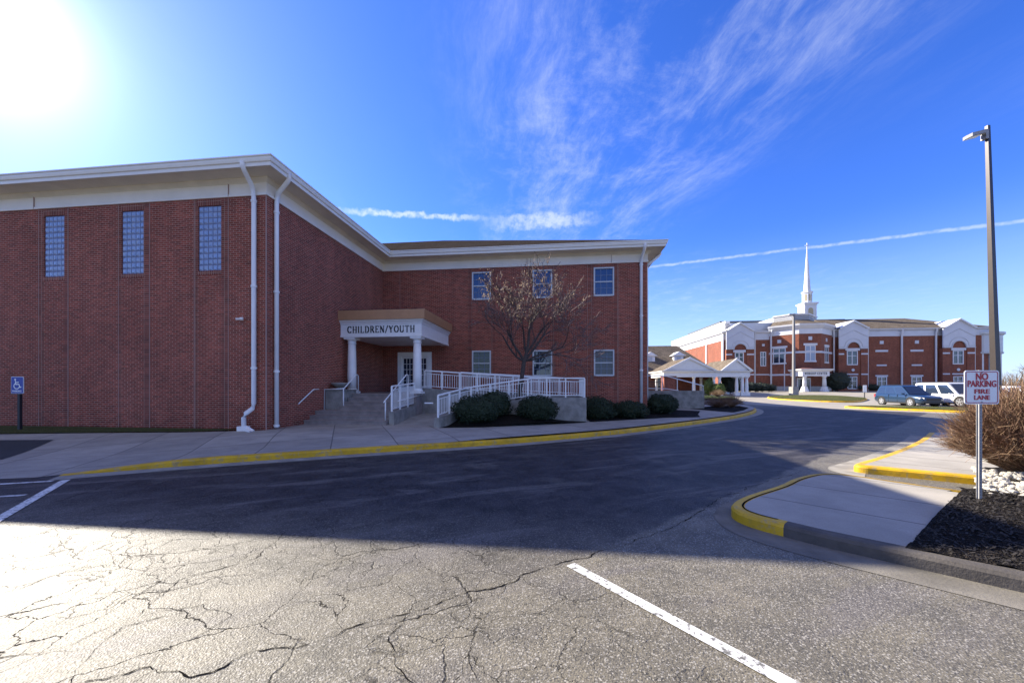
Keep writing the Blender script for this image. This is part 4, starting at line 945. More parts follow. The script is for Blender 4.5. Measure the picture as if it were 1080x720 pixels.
# far slab
k2 = smooth_path([(14.6, 13.3), (12.4, 11.55), (10.2, 9.95), (8.4, 8.75), (7.55, 8.22), (7.22, 8.0), (7.12, 7.86), (7.2, 7.72), (7.45, 7.56), (8.45, 6.80), (9.6, 5.9)], 5)
kerb(k2, 'kerb', 'yellow kerb round the farther paved island behind the driveway gap', M_yellow, left=True, height=lambda i, n: .15)
k2i = [p+n*.13 for p, n in zip(k2, normals(k2, True))]
sheet([tuple(p) for p in k2i]+[(20., 8.), (22., 13.5)], lambda x, y: .152, M_slab, 'far_island_paving', cuts=2)
strip(k2[:36], -.42, .002, lambda x, y: .005, M_gut, 'far_island_gutter')

# no parking sign
ns = thing_w('no_parking_sign', 'white fire lane sign with red lettering on a perforated steel post', 'sign', 6.55, 5.30, .17, R(-3))
b = MB(); b.box((-.020, .0, -.2), (-.016, .024, 1.84)); b.box((.016, .0, -.2), (.020, .024, 1.84)); b.box((-.016, .0, -.2), (.016, .004, 1.84)); b.box((-.034, .021, -.2), (-.0165, .025, 1.84)); b.box((.0165, .021, -.2), (.034, .025, 1.84)); po_ = b.build('post', M_steel, ns)
b = MB()
for i in range(30): z = .1+i*.042; b.add([(.007*math.cos(1.047*j), -.0015, z+.007*math.sin(1.047*j)) for j in range(6)], [tuple(range(6))])
b.build('bolt_hole', M_black, po_)
cz2 = 1.60; SW, SH = .455, .47
plate(SW, SH, .035, -.012, -.006, cz2).build('plate', M_signw, ns)
b = MB(); p1 = rounded_rect(SW-.03, SH-.03, .028); p2 = rounded_rect(SW-.05, SH-.05, .02); n = len(p1)
b.add([(x, -.0145, cz2+z) for x, z in p1]+[(x, -.0145, cz2+z) for x, z in p2], [(i, (i+1) % n, n+(i+1) % n, n+i) for i in range(n)]); b.build('border', M_red, ns)
lettering([('NO', .135, 0, .145, .16, .0035), ('PARKING', .122, 0, .045, .375, .0025), ('FIRE', .088, 0, -.06, .20, .002), ('LANE', .088, 0, -.145, .205, .002)], ns, 'lettering', M_red, lambda x, z, e: (x, -.016-e*.3, cz2+z))
for z in (.205, -.205):
    b = MB(); b.lathe((0, 0, 0), [(.009, 0), (.009, .003)], 8); k_ = len(b.v)-16; b.v[k_:] = [(x, -.0165-zz, cz2+z+y) for x, y, zz in b.v[k_:]]; b.build('bolt', M_steel, ns)

# light pole
lp = thing_w('parking_lot_lamp', 'tall tapered bronze lamp pole with one flat head beside the shrub', 'street lamp', 10.52, 8.2, .15)
b = MB(); b.tube([(0, 0, 0), (-.11, 0, 3.2), (-.24, 0, 7.25)], [.088, .066, .040], 4); b.build('pole', M_pole, lp)
b = MB(); b.lathe((0, 0, -.2), [(.28, 0), (.28, .6), (.26, .64)], 20); b.build('footing', M_conc, lp)
b = MB(); b.tube([(-.24, 0, 7.05), (-.42, -.03, 7.08)], .03, 8); b.box((-.33, -.05, 6.95), (-.27, .05, 7.15)); b.build('bracket', M_steel, lp)
b = MB(); A = [(-.40, -.11, 7.04), (-.40, .09, 7.04), (-.68, .08, 6.97), (-.72, 0, 6.955), (-.68, -.10, 6.97)]
b.add(A+[(x, y, z+.07) for x, y, z in A], [(0, 1, 2, 3, 4), (5, 6, 7, 8, 9)]+[(i, (i+1) % 5, 5+(i+1) % 5, 5+i) for i in range(5)]); hd = b.build('lamp_head', M_steel, lp)
b = MB(); b.add([(x*.9-.06, y*.8, z-.006) for x, y, z in A], [(0, 1, 2, 3, 4)]); b.build('lens', M_lens, hd)

# twiggy shrub with white stones
def twig_shrub(label, x, y, z, R0, H, n, seed, m, name='twiggy_shrub'):
    r = random.Random(seed); o = thing_w(name, label, 'shrub', x, y, z)
    b1, b2 = MB(), MB()
    for i in range(n):
        ph = r.random()*6.283; el = math.acos(r.uniform(-.12, 1)); d = Vector((math.cos(ph)*math.sin(el), math.sin(ph)*math.sin(el), math.cos(el)))
        p0 = Vector((d.x*R0*.1, d.y*R0*.1, .05+r.random()*.15)); tip = Vector((d.x*R0*r.uniform(.6, 1.2), d.y*R0*r.uniform(.6, 1.2), H*.38+d.z*H*.62*r.uniform(.65, 1.12)))
        sag = r.uniform(-.1, .12); mid_ = p0.lerp(tip, .55)+Vector((r.gauss(0, .04), r.gauss(0, .04), sag+.08)); m2 = p0.lerp(tip, .8)+Vector((r.gauss(0, .04), r.gauss(0, .04), sag*.6+.03))
        b = b1 if r.random() < .55 else b2; b.tube([p0, mid_, m2, tip], [.007, .0055, .0042, .002], 3, False)
        for _ in range(3):
            f = m2.lerp(tip, r.random()); e = f+(tip-m2).normalized()*r.uniform(.08, .22)+Vector((r.gauss(0, .07), r.gauss(0, .07), r.gauss(.02, .06))); b.tube([f, e], [.004, .0015], 3, False)
    b1.build('dark_twigs', m, o, fix=False); b2.build('pale_twigs', M_twig2, o, fix=False); return o
twig_shrub('big mound of bare brown twigs behind the fire lane sign', 8.62, 6.22, .16, .92, 1.56, 5600, 4, M_twig)
def rocks():
    r = random.Random(9); meshes = []
    for k in range(6):
        bm = bmesh.new(); bmesh.ops.create_icosphere(bm, subdivisions=2, radius=1)
        for v in bm.verts: v.co *= 1+.32*mnoise.noise(v.co*1.3+Vector((k*7, 0, 0)))+.1*mnoise.noise(v.co*4+Vector((k, 0, 0)))
        for v in bm.verts: v.co.z *= .8
        me = bpy.data.meshes.new('white_rock'); bm.to_mesh(me); bm.free(); me.materials.append(M_stone); meshes.append(me)
    for i in range(1600):
        a = r.uniform(R(140), R(345)); rr = r.uniform(.45, 1.75); x, y = 8.45+math.cos(a)*rr*1.1, 6.35+math.sin(a)*rr*.75
        if len([q for q in COL.objects if q.name.startswith('white_rock')]) >= 290: break
        if x < 1.185*y+.22 or x > 1.42*y or x < 7.02+(5.95-y)*.1 or y < 5.22+(x-7.)*.02 or (x < 7.6 and y > 6.9): continue
        o = bpy.data.objects.new('white_rock', meshes[i % 6]); COL.objects.link(o); s_ = r.uniform(.020, .047); o.scale = (s_*r.uniform(.8, 1.4), s_*r.uniform(.8, 1.3), s_)
        o.location = (x, y, .165+s_*.35+.05*r.random()*S((1.7-rr)/1.)+.16*S((1.5-rr)/1.)); o.rotation_euler = (r.uniform(-.5, .5), r.uniform(-.5, .5), r.random()*6.28)
        tag(o, 'white landscape stone in the pile beneath the twiggy shrub', 'rock', 'white stones under the twiggy shrub')
rocks()

# ------------------------------------------------------------------ farther islands, planting bed at the bend
def island(pts, label, zf_top, name='grass_island', m=M_grass, h=.15, mk=M_yellow):
    P = smooth_path(pts+[pts[0]], 5)[:-1]; P.append(P[0].copy())
    kerb(P, 'kerb', label+' edged in yellow', mk, left=True, height=lambda i, n: h)
    Pi = [p+n*.14 for p, n in zip(P, normals(P, True))][:-1]
    sheet([tuple(p) for p in Pi], lambda x, y: gz(x, y)+h+.01+zf_top+.16*S(min((Vector((x, y))-q).length for q in P)/2.2), m, name, label, 'grass', 'stuff', 4)
island([(26.2, 29.9), (26.6, 28.2), (29., 24.3), (33., 19.8), (37., 17.8), (38., 20.3), (33.5, 25.1), (29.5, 28.5), (27.4, 30.4)], 'near grass island in front of the parked cars', .02)
island([(31.4, 44.5), (32.2, 40.5), (34.5, 38.8), (38.5, 41.5), (44., 47.5), (43., 52.5), (37., 53.), (33., 49.)], 'far grass island around the distant lamp pole', .02)
bed([(12.0, 25.6), (12.7, 22.7), (13.0, 22.2), (14.6, 23.9), (16.6, 26.6), (17.4, 29.), (16.2, 29.6), (14., 27.6)], lambda x, y: zs(x, y)+.02, 'mulch bed at the bend of the yellow kerb')
twig_shrub('low grey brown grass clump in the bed at the kerb bend', 14.6, 26.9, .15, 1.0, .8, 420, 14, M_twig, 'dormant_shrub')
twig_shrub('second dormant clump to the right in the kerb bend bed', 16.0, 27.6, .15, .75, .8, 380, 15, M_twig, 'dormant_shrub')
twig_shrub('pale tan grass tuft at the end of the far path', 25.5, 47., .3, .9, .9, 300, 16, M_twig2, 'dormant_shrub')
sheet([(22.6, 53.5), (19.6, 44.), (26., 44.), (29.3, 50.), (28.0, 53.5)], lambda x, y: gz(x, y)+.17, M_grassd, 'grass_patch', 'dark lawn patch between the far path and the drive canopy', 'grass', 'stuff', 3)

# side entrance stair, gate pier and iron fence beyond the wing corner
se = thing('side_entrance_stoop', 'small concrete stoop beyond the right end of the brick wing', 'stairs', WL+2., 15., .15)
b = MB(); b.box((WL+.02, 14.6, ZB), (WL+5.0, 15.0, 1.42)); b.box((WL+.02, 15.0, ZB), (WL+3., 18., 1.38)); b.build('stoop_wall', M_concw, se)
b = MB()
for i in range(6): b.box((WL+3.+i*.32, 15.0, ZB), (WL+3.32+i*.32, 17.6, 1.2-i*.19))
b.build('flight', M_step, se)
for tt in (14.8,):
    r = thing('ramp_railing', 'sloping white railing on the stoop beyond the wing corner', 'railing', WL+.5, tt, 1.42, 'white railings of the ramp')
    b = MB(); b.tube([(WL+.1, tt, 2.5), (WL+2.6, tt, 2.42), (WL+5.0, tt, 1.75), (WL+5.0, tt, 1.3)], .035, 6); b.build('top_rail', M_rail, r)
    b = MB(); b.tube([(WL+.1, tt, 1.6), (WL+2.6, tt, 1.55), (WL+3.4, tt, 1.42)], .025, 6); b.build('lower_rail', M_rail, r)
    for i in range(5): b = MB(); z1 = 2.48-.0*i-.22*max(0, i-2); b.bar((WL+.3+i*1.0, tt, 1.3), (WL+.3+i*1.0, tt, z1), .05); b.build('post', M_rail, r)
gp = thing_w('gate_pier', 'square red brick pier at the end of a black iron fence', 'pier', 20.6, 50., .2, -TH)
b = MB(); b.box((-.72, -.72, -.3), (.72, .72, 2.6)); b.build('shaft', M_brick, gp)
b = MB(); b.box((-.80, -.80, 2.6), (.80, .80, 2.78)); b.build('cap', M_brick_sold, gp)
ifn = thing_w('iron_fence', 'black iron picket fence running left from the brick pier', 'fence', 17.5, 50.4, .2, -TH)
b = MB(); b.bar((-5, 0, .3), (2.3, 0, .3), .06); b.bar((-5, 0, 2.0), (2.3, 0, 2.0), .06); b.build('rail', M_iron, ifn)
b = MB()
for i in range(60): b.bar((-5+i*.122, 0, 0), (-5+i*.122, 0, 2.25), .035)
b.build('picket', M_iron, ifn)

# ------------------------------------------------------------------ low hall with drive canopy
hall = thing_w('low_hall', 'low brown shingled hall with small white roof dormers', 'building', 24., 66., .4, -TH)
HX0, HX1 = -18., 10.5
b = MB(); b.wall('T', 0, HX0, HX1, -.6, 3.6, [(HX0+4, HX0+6, .5, 2.8), (1.0, 2.6, .0, 2.8)], .12); b.wall('S', HX1, 0, 16, -.6, 3.6); b.wall('S', HX0, 0, 16, -.6, 3.6); b.wall('T', 16, HX0, HX1, -.6, 3.6); b.build('wall', M_brick_far, hall)
b = MB(); x0, x1, y0, y1, hr = HX0-.6, HX1+.6, -.7, 16.7, 9.0
b.add([(x0, y0, 3.6), (x1, y0, 3.6), (x1, y1, 3.6), (x0, y1, 3.6), (x0+2, 8, hr), (x1-4.2, 8, hr)], [(0, 1, 5, 4), (1, 2, 5), (2, 3, 4, 5), (3, 0, 4), (0, 3, 2, 1)]); b.build('roof', M_shingle, hall)
b = MB(); b.sweep([(HX0, 0), (HX1, 0), (HX1, 16)], [(0, 3.2), (.05, 3.2), (.6, 3.5), (.75, 3.5), (.75, 3.66), (0, 3.66)], [(0, -1), (1, 0)]); b.build('eave', M_white, hall)
def dormer(cx, cy, zb, w=1.6):
    b = MB(); b.box((cx-w/2, cy, zb), (cx+w/2, cy+3., zb+1.5)); d = b.build('dormer', M_white, hall)
    b = MB(); b.add([(cx-w*.75, cy-.3, zb+1.45), (cx+w*.75, cy-.3, zb+1.45), (cx, cy-.3, zb+2.2), (cx-w*.75, cy+3.4, zb+1.45), (cx+w*.75, cy+3.4, zb+1.45), (cx, cy+3.4, zb+2.2)], [(0, 1, 2), (0, 2, 5, 3), (1, 4, 5, 2), (0, 3, 4, 1)]); b.build('dormer_roof', M_white, d)
    b = MB(); b.box((cx-.35, cy-.03, zb+.35), (cx+.35, cy+.02, zb+1.3)); b.build('louvre', M_wframe, d)
dormer(.7, 2.6, 5.2); dormer(5.6, 2.6, 5.2); dormer(-4.4, 2.6, 5.2)
for (a, c) in ((HX0+4, HX0+6),): sash_window(hall, 0, (a, c, .5, 2.8), M_glass_dark, 3, 4)
sash_window(hall, 0, (1.0, 2.6, 0., 2.8), M_glass_dark, 2, 3)
b = MB(); b.box((-9, 5., 7.2), (-7.6, 6.2, 8.9)); b.build('roof_vent', M_wframe, hall)

pc = thing_w('drive_canopy', 'white gabled drive-up canopy with paired columns before the low hall', 'canopy', 28.0, 56.5, .45, -TH)
# local frame: front face t=0 from s=-6.2 to 6.4
PX0, PX1, PD = -5.2, 7.0, 8.0
b = MB(); b.sweep([(PX0, PD), (PX0, 0), (PX1, 0), (PX1, PD)], [(-.4, 2.55), (0, 2.55), (0, 3.15), (.3, 3.35), (.34, 3.5), (-.4, 3.5)], [(-1, 0), (0, -1), (1, 0)]); b.build('beam', M_white, pc)
b = MB(); b.box((PX0+.3, .3, 2.75), (PX1-.3, PD, 2.8)); b.build('ceiling', M_white, pc)
def gable(cx, hw, y0, y1, zb, hgt, nm):
    b = MB(); o = .45
    b.add([(cx-hw-o, y0-.35, zb), (cx, y0-.35, zb+hgt), (cx, y1, zb+hgt), (cx-hw-o, y1, zb), (cx+hw+o, y0-.35, zb), (cx+hw+o, y1, zb)], [(0, 1, 2, 3), (1, 4, 5, 2), (0, 3, 5, 4)]); rf = b.build('roof', M_shingle, pc)
    b = MB()
    for sg in (-1, 1):
        A = (cx+sg*(hw+o+.05), zb-.02); B = (cx, zb+hgt+.06); k = .34
        b.add([(A[0], y0-.42, A[1]), (B[0], y0-.42, B[1]), (B[0], y0-.42, B[1]-k), (A[0]-sg*k*1.4, y0-.42, A[1]-.0), (A[0], y0-.2, A[1]), (B[0], y0-.2, B[1]), (B[0], y0-.2, B[1]-k), (A[0]-sg*k*1.4, y0-.2, A[1])],
              [(0, 1, 2, 3), (4, 5, 6, 7), (0, 1, 5, 4), (2, 3, 7, 6)])
    b.build('rake_board', M_white, rf)
    b = MB(); b.add([(cx-hw, y0-.15, zb), (cx+hw, y0-.15, zb), (cx, y0-.15, zb+hgt-.2)], [(0, 1, 2)]); b.build('pediment', M_white, rf)
gable(-1.5, 3.4, 0., PD+1.5, 3.52, 1.95, 'a'); gable(5.05, 1.75, 0., PD+1.5, 3.51, 1.75, 'b')
b = MB()
b.build
for sx, sy in ((-4.6, .35), (-.75, .35), (2.1, .35), (2.9, .35), (5.3, .35), (6.1, .35), (6.7, .35), (2.5, 6.5), (-4.6, 6.5), (6.5, 6.5)):
    b = MB(); b.lathe((sx, sy, 0), [(.23, .3), (.23, 1.2), (.17, 2.3), (.26, 2.42), (.26, 2.56)], 12); c = b.build('column', M_white, pc)
    b = MB(); b.box((sx-.34, sy-.34, -.4), (sx+.34, sy+.34, .3)); b.build('base', M_white, c)

# ------------------------------------------------------------------ church (worship centre)
ch = thing('church', 'large red brick church with arched white gables and tall steeple', 'church', 0, 0, 0, O=C0)
ch['_o'] = (0, 0, 0); CT = 13.45
def quadwall(b, p, q, z0, z1): b.add([(p[0], p[1], z0), (q[0], q[1], z0), (q[0], q[1], z1), (p[0], p[1], z1)], [(0, 1, 2, 3)])
def gable_bay(x0, x1, zbt, zarch, zpk, zev, win, low):
    """projecting bay t = -1: brick below, white gable field with an arch cut into it"""
    cx = (x0+x1)/2; y = -1.0; ar = (x1-x0)*.225
    b = MB(); b.wall('T', y+.12, x0+.02, x1-.02, -.6, zbt+2.4, [win, low], .12); b.wall('S', x0, y, 1.2, -.6, zbt); b.wall('S', x1, y, 1.2, -.6, zbt); bay = b.build('gable_bay', M_brick_far, ch)
    b = MB()
    for (u0, u1) in ((x0, win[0]-.55), (win[1]+.55, x1)): b.wall('T', y, u0, u1, -.6, zbt); b.wall('S', u1 if u0 == x0 else u0, y, y+.12, -.6, zbt)
    b.build('pier', M_brick_far, bay)
    # white field: outline minus arch
    n = 18; arch = [(cx+ar*math.cos(math.pi-math.pi*i/n), zbt+ (zarch-zbt)*math.sin(math.pi*i/n)) for i in range(n+1)]
    top = [(x0, zev), (x0+.3, zev+.05)]+[(x0+.3+(cx-x0-.3)*i/6, zev+.05+(zpk-zev-.05)*(i/6)) for i in range(1, 7)]; top = top+[(2*cx-a, c) for a, c in top[:-1][::-1]]
    outline = [(x0, zbt)]+arch+[(x1, zbt)]+top[::-1]
    b = MB(); k = len(outline); b.add([(a, y-.1, c) for a, c in outline]+[(a, y+.1, c) for a, c in outline], [tuple(range(k)), tuple(range(k, 2*k))]+[(i, (i+1) % k, k+(i+1) % k, k+i) for i in range(k)])
    fld = b.build('gable_field', M_frieze_far, bay)
    b = MB()
    for pts, w in ((arch, .10), ([(x0, zbt+.05), (arch[0][0], zbt+.05)], .13), ([(arch[-1][0], zbt+.05), (x1, zbt+.05)], .13)):
        b.tube([(a, y-.12, c) for a, c in pts], w, 4)
    a2 = [(cx+ar*1.35*math.cos(math.pi-math.pi*i/n), zbt+.35+(zarch-zbt)*1.25*math.sin(math.pi*i/n)) for i in range(n+1)]
    b.tube([(a, y-.12, c) for a, c in [(x0, zbt+.45)]+a2+[(x1, zbt+.45)]], .06, 4)
    b.tube([(a, y-.12, c) for a, c in ((x0, zev-1.7), (cx, zpk-1.75), (x1, zev-1.7))], .07, 4); b.build('moulding', mat('shadow_trim', (.5, .5, .5), .5), fld)
    b = MB()
    prof = top
    for i in range(len(prof)-1):
        (a, c), (d, e) = prof[i], prof[i+1]; b.add([(a, y-.45, c), (d, y-.45, e), (d, y-.45, e+.3), (a, y-.45, c+.3), (a, 6., c), (d, 6., e), (d, 6., e+.3), (a, 6., c+.3)], [(0, 1, 2, 3), (2, 3, 7, 6), (0, 1, 5, 4)])
    b.build('gable_cornice', M_white_far, fld)
    sash_window(bay, y+.12, win, M_glass_dark if win[0] > 10 else M_glass_green, 2, 3, True, .16, M_white_far, muntin=False, proud=.06); sash_window(bay, y+.12, low, M_glass_dark, 2, 3, True, .14, M_white_far, muntin=False, proud=.06)
    b = MB(); b.box((win[0]-.35, y-.05, win[3]+.02), (win[1]+.35, y+.13, win[3]+.5)); b.box((x0, y-.04, 3.95), (win[0]-.6, y+.02, 4.2)); b.box((win[1]+.6, y-.04, 3.95), (x1, y+.02, 4.2)); b.box((x0, y-.04, zbt-1.25), (win[0]-.6, y+.02, zbt-.95)); b.box((win[1]+.6, y-.04, zbt-1.25), (x1, y+.02, zbt-.95))
    b.box((win[0]-.1, y+.06, 3.95), (win[1]+.1, y+.13, 4.2)); parts_from(b, 'stone_trim', M_frieze_far, bay); b = MB(); b.lathe((0, 0, 0), [(.3, 0), (.3, .08)], 12); k_ = len(b.v)-24; b.v[k_:] = [(cx+x_, y+.1-zz, 4.95+y_) for x_, y_, zz in b.v[k_:]]
    b.build('stone_roundel', M_frieze_far, bay)
gable_bay(.15, 5.8, 9.5, 10.7, 15.0, 13.3, (1.95, 3.75, 5.95, 8.85), (2.05, 3.75, 1.0, 3.6))
gable_bay(22.4, 28.0, 9.4, 10.8, 15.0, 13.5, (24.05, 26.1, 6.0, 9.0), (24.15, 26.0, 1.0, 3.6))
gable_bay(41.8, 47.6, 9.4, 10.8, 15.0, 13.3, (43.7, 45.65, 6.05, 8.85), (43.8, 45.5, 1.0, 3.6))
# flat wall between
b = MB(); lw = [(30.4, 32.3, 1.0, 3.55), (36.9, 38.8, 1.0, 3.55)]
b.wall('T', 0, 0, 9.4, -.6, 12.6, [(7.55, 8.7, 5.9, 9.0)], .12); b.wall('T', 0, 21.8, 51., -.6, 12.0, lw, .12); b.wall('S', 51., 0, 40, -.6, 12.); b.wall('S', 0, 0, 44, -.6, 12.); b.build('wall', M_brick_far, ch)
for q in lw: sash_window(ch, 0, q, M_glass_dark, 2, 3, True, .15, M_white_far, muntin=False, proud=.06)
sash_window(ch, 0, (7.55, 8.7, 5.9, 9.0), M_glass_dark, 2, 3, True, .15, M_white_far, muntin=False, proud=.06)
b = MB()
for cx in (31.3, 37.9): b.box((cx-1.2, -.08, 8.75), (cx+1.2, .02, 9.15)); b.box((cx-.95, -.08, 5.8), (cx+.95, .02, 6.1)); b.box((cx-.35, -.08, 10.4), (cx+.35, .02, 11.05)); b.box((cx-1.2, -.07, 3.6), (cx+1.2, .02, 3.9))
b.box((5.9, -.06, 3.95), (9.3, .02, 4.2)); b.box((7.9, -.08, 10.2), (8.4, .02, 10.7)); parts_from(b, 'stone_trim', M_frieze_far, ch)
b = MB(); b.sweep([(0, 44), (0, 0), (9.5, 0)], [(-.1, 11.6), (.06, 11.6), (.06, 12.9), (.5, 13.2), (.55, 13.45), (-.1, 13.45)], [(-1, 0), (0, -1)]); b.build('frieze', M_frieze_far, ch); b = MB(); b.sweep([(21.7, 0), (51, 0), (51, 40)], [(-.1, 12.0), (.06, 12.0), (.06, 13.1), (.5, 13.35), (.55, 13.6), (-.1, 13.6)], [(0, -1), (1, 0)]); b.build('frieze', M_frieze_far, ch)
# stepped white parapet along the sunlit flank
b = MB(); b.box((1.2, 2., 13.3), (2.2, 42., 16.1)); b.box((1.2, 2.0, 13.3), (12., 2.8, 15.6)); b.build('parapet', M_white_far, ch)
# sunlit orange brick flank trims
b = MB(); b.box((-.22, -.3, -.6), (-.01, .5, 12.9)); b.build('flank_pilaster', M_white_far, ch); b = MB(); b.box((-.2, 9., -.6), (-.01, 9.5, 11.6)); b.build('flank_pilaster', M_white_far, ch)
for s_ in (6.3, 28.45, 34.92, 41.26, 48.2):
    b = MB(); b.tube([(s_, -.25, -.3), (s_, -.25, 12.2), (s_, -.5, 13.3)], .17, 6); b.build('downspout', M_white_far, ch)
# main roofs
b = MB(); b.add([(21., -.6, 13.6), (51.6, -.6, 13.6), (51.6, 40, 13.6), (21, 40, 13.6), (24., 9, 17.1), (43., 9., 17.1), (43., 30, 17.1), (24, 30, 17.1)], [(0, 1, 5, 4), (1, 2, 6, 5), (2, 3, 7, 6), (3, 0, 4, 7), (4, 5, 6, 7)]); b.build('roof', M_shingle, ch)
b = MB(); b.box((5., 14., 13.3), (34., 38, 18.0)); b.build('upper_roof', mat('dark_membrane', (.10, .11, .115), .7), ch)
b = MB(); b.box((1.2, 2.8, 13.3), (21.2, 14., 15.2)); b.build('flat_roof', M_frieze_far, ch)
# octagonal entrance block
OX = [(9.3, 0.), (12.95, -4.), (17.15, -4.), (21.8, 0.)]
ent = []
b = MB()
for i in range(3): quadwall(b, OX[i], OX[i+1], 1.55, 12.6)
oc = b.build('entrance_block', M_brick_far, ch)
b = MB()
for i in range(3): quadwall(b, OX[i], OX[i+1], -.6, 1.56)
b.build('stone_base', M_stonebase, oc)
def unit(p, q): d = (Vector(q)-Vector(p)).normalized(); return d, (d.y, -d.x)
oo = [unit(OX[i], OX[i+1])[1] for i in range(3)]
b = MB(); b.sweep(OX, [(-.1, 12.3), (.05, 12.3), (.05, 13.3), (.35, 13.6), (.65, 14.0), (.7, 14.3), (-.1, 14.3)], oo); b.build('cornice', M_white_far, oc)
b = MB(); b.sweep(OX, [(-.05, 8.35), (.06, 8.35), (.06, 8.75), (-.05, 8.75)], oo); b.build('belt_course', M_frieze_far, oc); b = MB(); b.sweep(OX, [(-.05, 3.8), (.06, 3.8), (.06, 4.15), (-.05, 4.15)], oo); b.build('belt_course', M_frieze_far, oc)
O2 = [(11.2, 2.), (13.6, -1.), (16.6, -1.), (19.6, 2.)]; o2 = [unit(O2[i], O2[i+1])[1] for i in range(3)]
b = MB()
for i in range(3): b.add([(OX[i][0], OX[i][1]-.5, 14.3), (OX[i+1][0], OX[i+1][1]-.5, 14.3), (O2[i+1][0], O2[i+1][1], 15.6), (O2[i][0], O2[i][1], 15.6)], [(0, 1, 2, 3)])
b.build('skirt_roof', M_shingle, oc)
b = MB(); b.sweep(O2, [(-.1, 15.2), (.0, 15.2), (.0, 16.6), (.15, 16.7), (.15, 16.95), (-.1, 16.95)], o2); b.prism(O2+[(19.6, 10.), (11.2, 10.)], 15.1, 16.6); b.build('drum', M_white_far, oc)
def oct_window(i, f, w, z0, z1, pm):
    p = Vector(OX[i]).lerp(Vector(OX[i+1]), f); d, n = unit(OX[i], OX[i+1]); n = Vector(n)
    def fr_(u, o, z): q = p+d*u+n*o; return (q.x, q.y, z)
    def bx(b, u0, u1, o0, o1, za, zb):
        c = [fr_(u0, o0, za), fr_(u1, o0, za), fr_(u1, o1, za), fr_(u0, o1, za), fr_(u0, o0, zb), fr_(u1, o0, zb), fr_(u1, o1, zb), fr_(u0, o1, zb)]
        b.add(c, [(0, 3, 2, 1), (4, 5, 6, 7), (0, 1, 5, 4), (1, 2, 6, 5), (2, 3, 7, 6), (3, 0, 4, 7)])
    b = MB(); k = .14
    bx(b, -w/2, -w/2+k, .0, .10, z0, z1); bx(b, w/2-k, w/2, .0, .10, z0, z1); bx(b, -w/2+k, w/2-k, .0, .10, z1-k, z1); bx(b, -w/2-.15, w/2+.15, .0, .16, z0-.3, z0+.02); bx(b, -.08, .08, .0, .098, z0, z1-k); bx(b, -w/2+k, w/2-k, .0, .095, z0+(z1-z0)*.62, z0+(z1-z0)*.62+.12); bx(b, -w/2-.3, w/2+.3, .0, .16, z1+.001, z1+.42)
    f_ = b.build('window', M_white_far, oc)
    b = MB(); bx(b, -w/2+.05, w/2-.05, .0, .05, z0+.02, z1-.03); b.build('pane', pm, f_)
    b = MB(); bx(b, -.34, .34, .0, .09, z1+1.1, z1+1.8); b.build('stone_square', M_frieze_far, oc)
oct_window(0, .36, 2.3, 6.5, 9.6, M_glass_dark); oct_window(1, .5, 1.95, 6.8, 9.9, mat('blue_blind_glass', (.30, .36, .46), .2)); oct_window(2, .45, 1.9, 6.6, 9.7, M_glass_blind)
for pts, r_ in (([(9.5, -.45, -.3), (9.5, -.45, 12.2), (9.5, -.9, 13.6)], .17), ([(11.2, -2.2, -.3), (11.2, -2.2, 8.2)], .10), ([(21.9, -.4, -.3), (21.9, -.4, 13.4)], .14)): b = MB(); b.tube(pts, r_, 6); b.build('downspout', M_white_far, oc)
# worship centre portico
wp = thing('church_portico', 'small white church doorway portico lettered WORSHIP CENTER', 'portico', 13.7, -7, .45, O=C0)
b = MB(); b.sweep([(11.3, -4.02), (11.3, -7.8), (16.2, -7.8), (16.2, -4.02)], [(-.5, 3.55), (0, 3.55), (0, 4.45), (.15, 4.5), (.45, 4.75), (.5, 4.95), (-.5, 4.95)], [(-1, 0), (0, -1), (1, 0)]); b.build('beam', M_white_far, wp)
b = MB(); b.box((11.6, -7.5, 4.5), (15.9, -4.02, 4.6)); b.add([(11.0, -8.1, 4.96), (16.5, -8.1, 4.96), (16.5, -4.1, 4.96), (11.0, -4.1, 4.96), (12.4, -6.5, 5.35), (15.2, -6.5, 5.35), (15.2, -4.1, 5.35), (12.4, -4.1, 5.35)], [(0, 1, 5, 4), (1, 2, 6, 5), (3, 0, 4, 7), (4, 5, 6, 7)]); b.build('roof', M_redroof, wp)
for s_ in (11.95, 15.5):
    b = MB(); b.lathe((s_, -7.4, 0), [(.36, 1.5), (.34, 2.4), (.27, 3.3), (.4, 3.4), (.4, 3.56)], 14); c = b.build('column', M_white_far, wp, smooth=True)
    b = MB(); b.lathe((s_, -7.4, 0), [(.75, -.1), (.75, .7), (.6, 1.0), (.5, 1.5)], 14); b.build('base', M_white_far, c)
serif_text('WORSHIP CENTER', 11.75, 15.75, 3.85, 4.3, -7.8).build('lettering', M_text, wp)
b = MB(); b.box((12.5, -4.15, .4), (12.72, -4.0, 3.3)); b.box((14.9, -4.15, .4), (15.1, -4.0, 3.3)); b.box((12.72, -4.15, 3.0), (14.9, -4.0, 3.3)); b.box((13.6, -4.12, .4), (13.9, -4.0, 3.0)); dr = b.build('door_frame', M_white_far, wp)
b = MB(); b.box((12.72, -4.08, .4), (14.9, -4.03, 3.0)); b.build('door', M_glass_dark, dr)
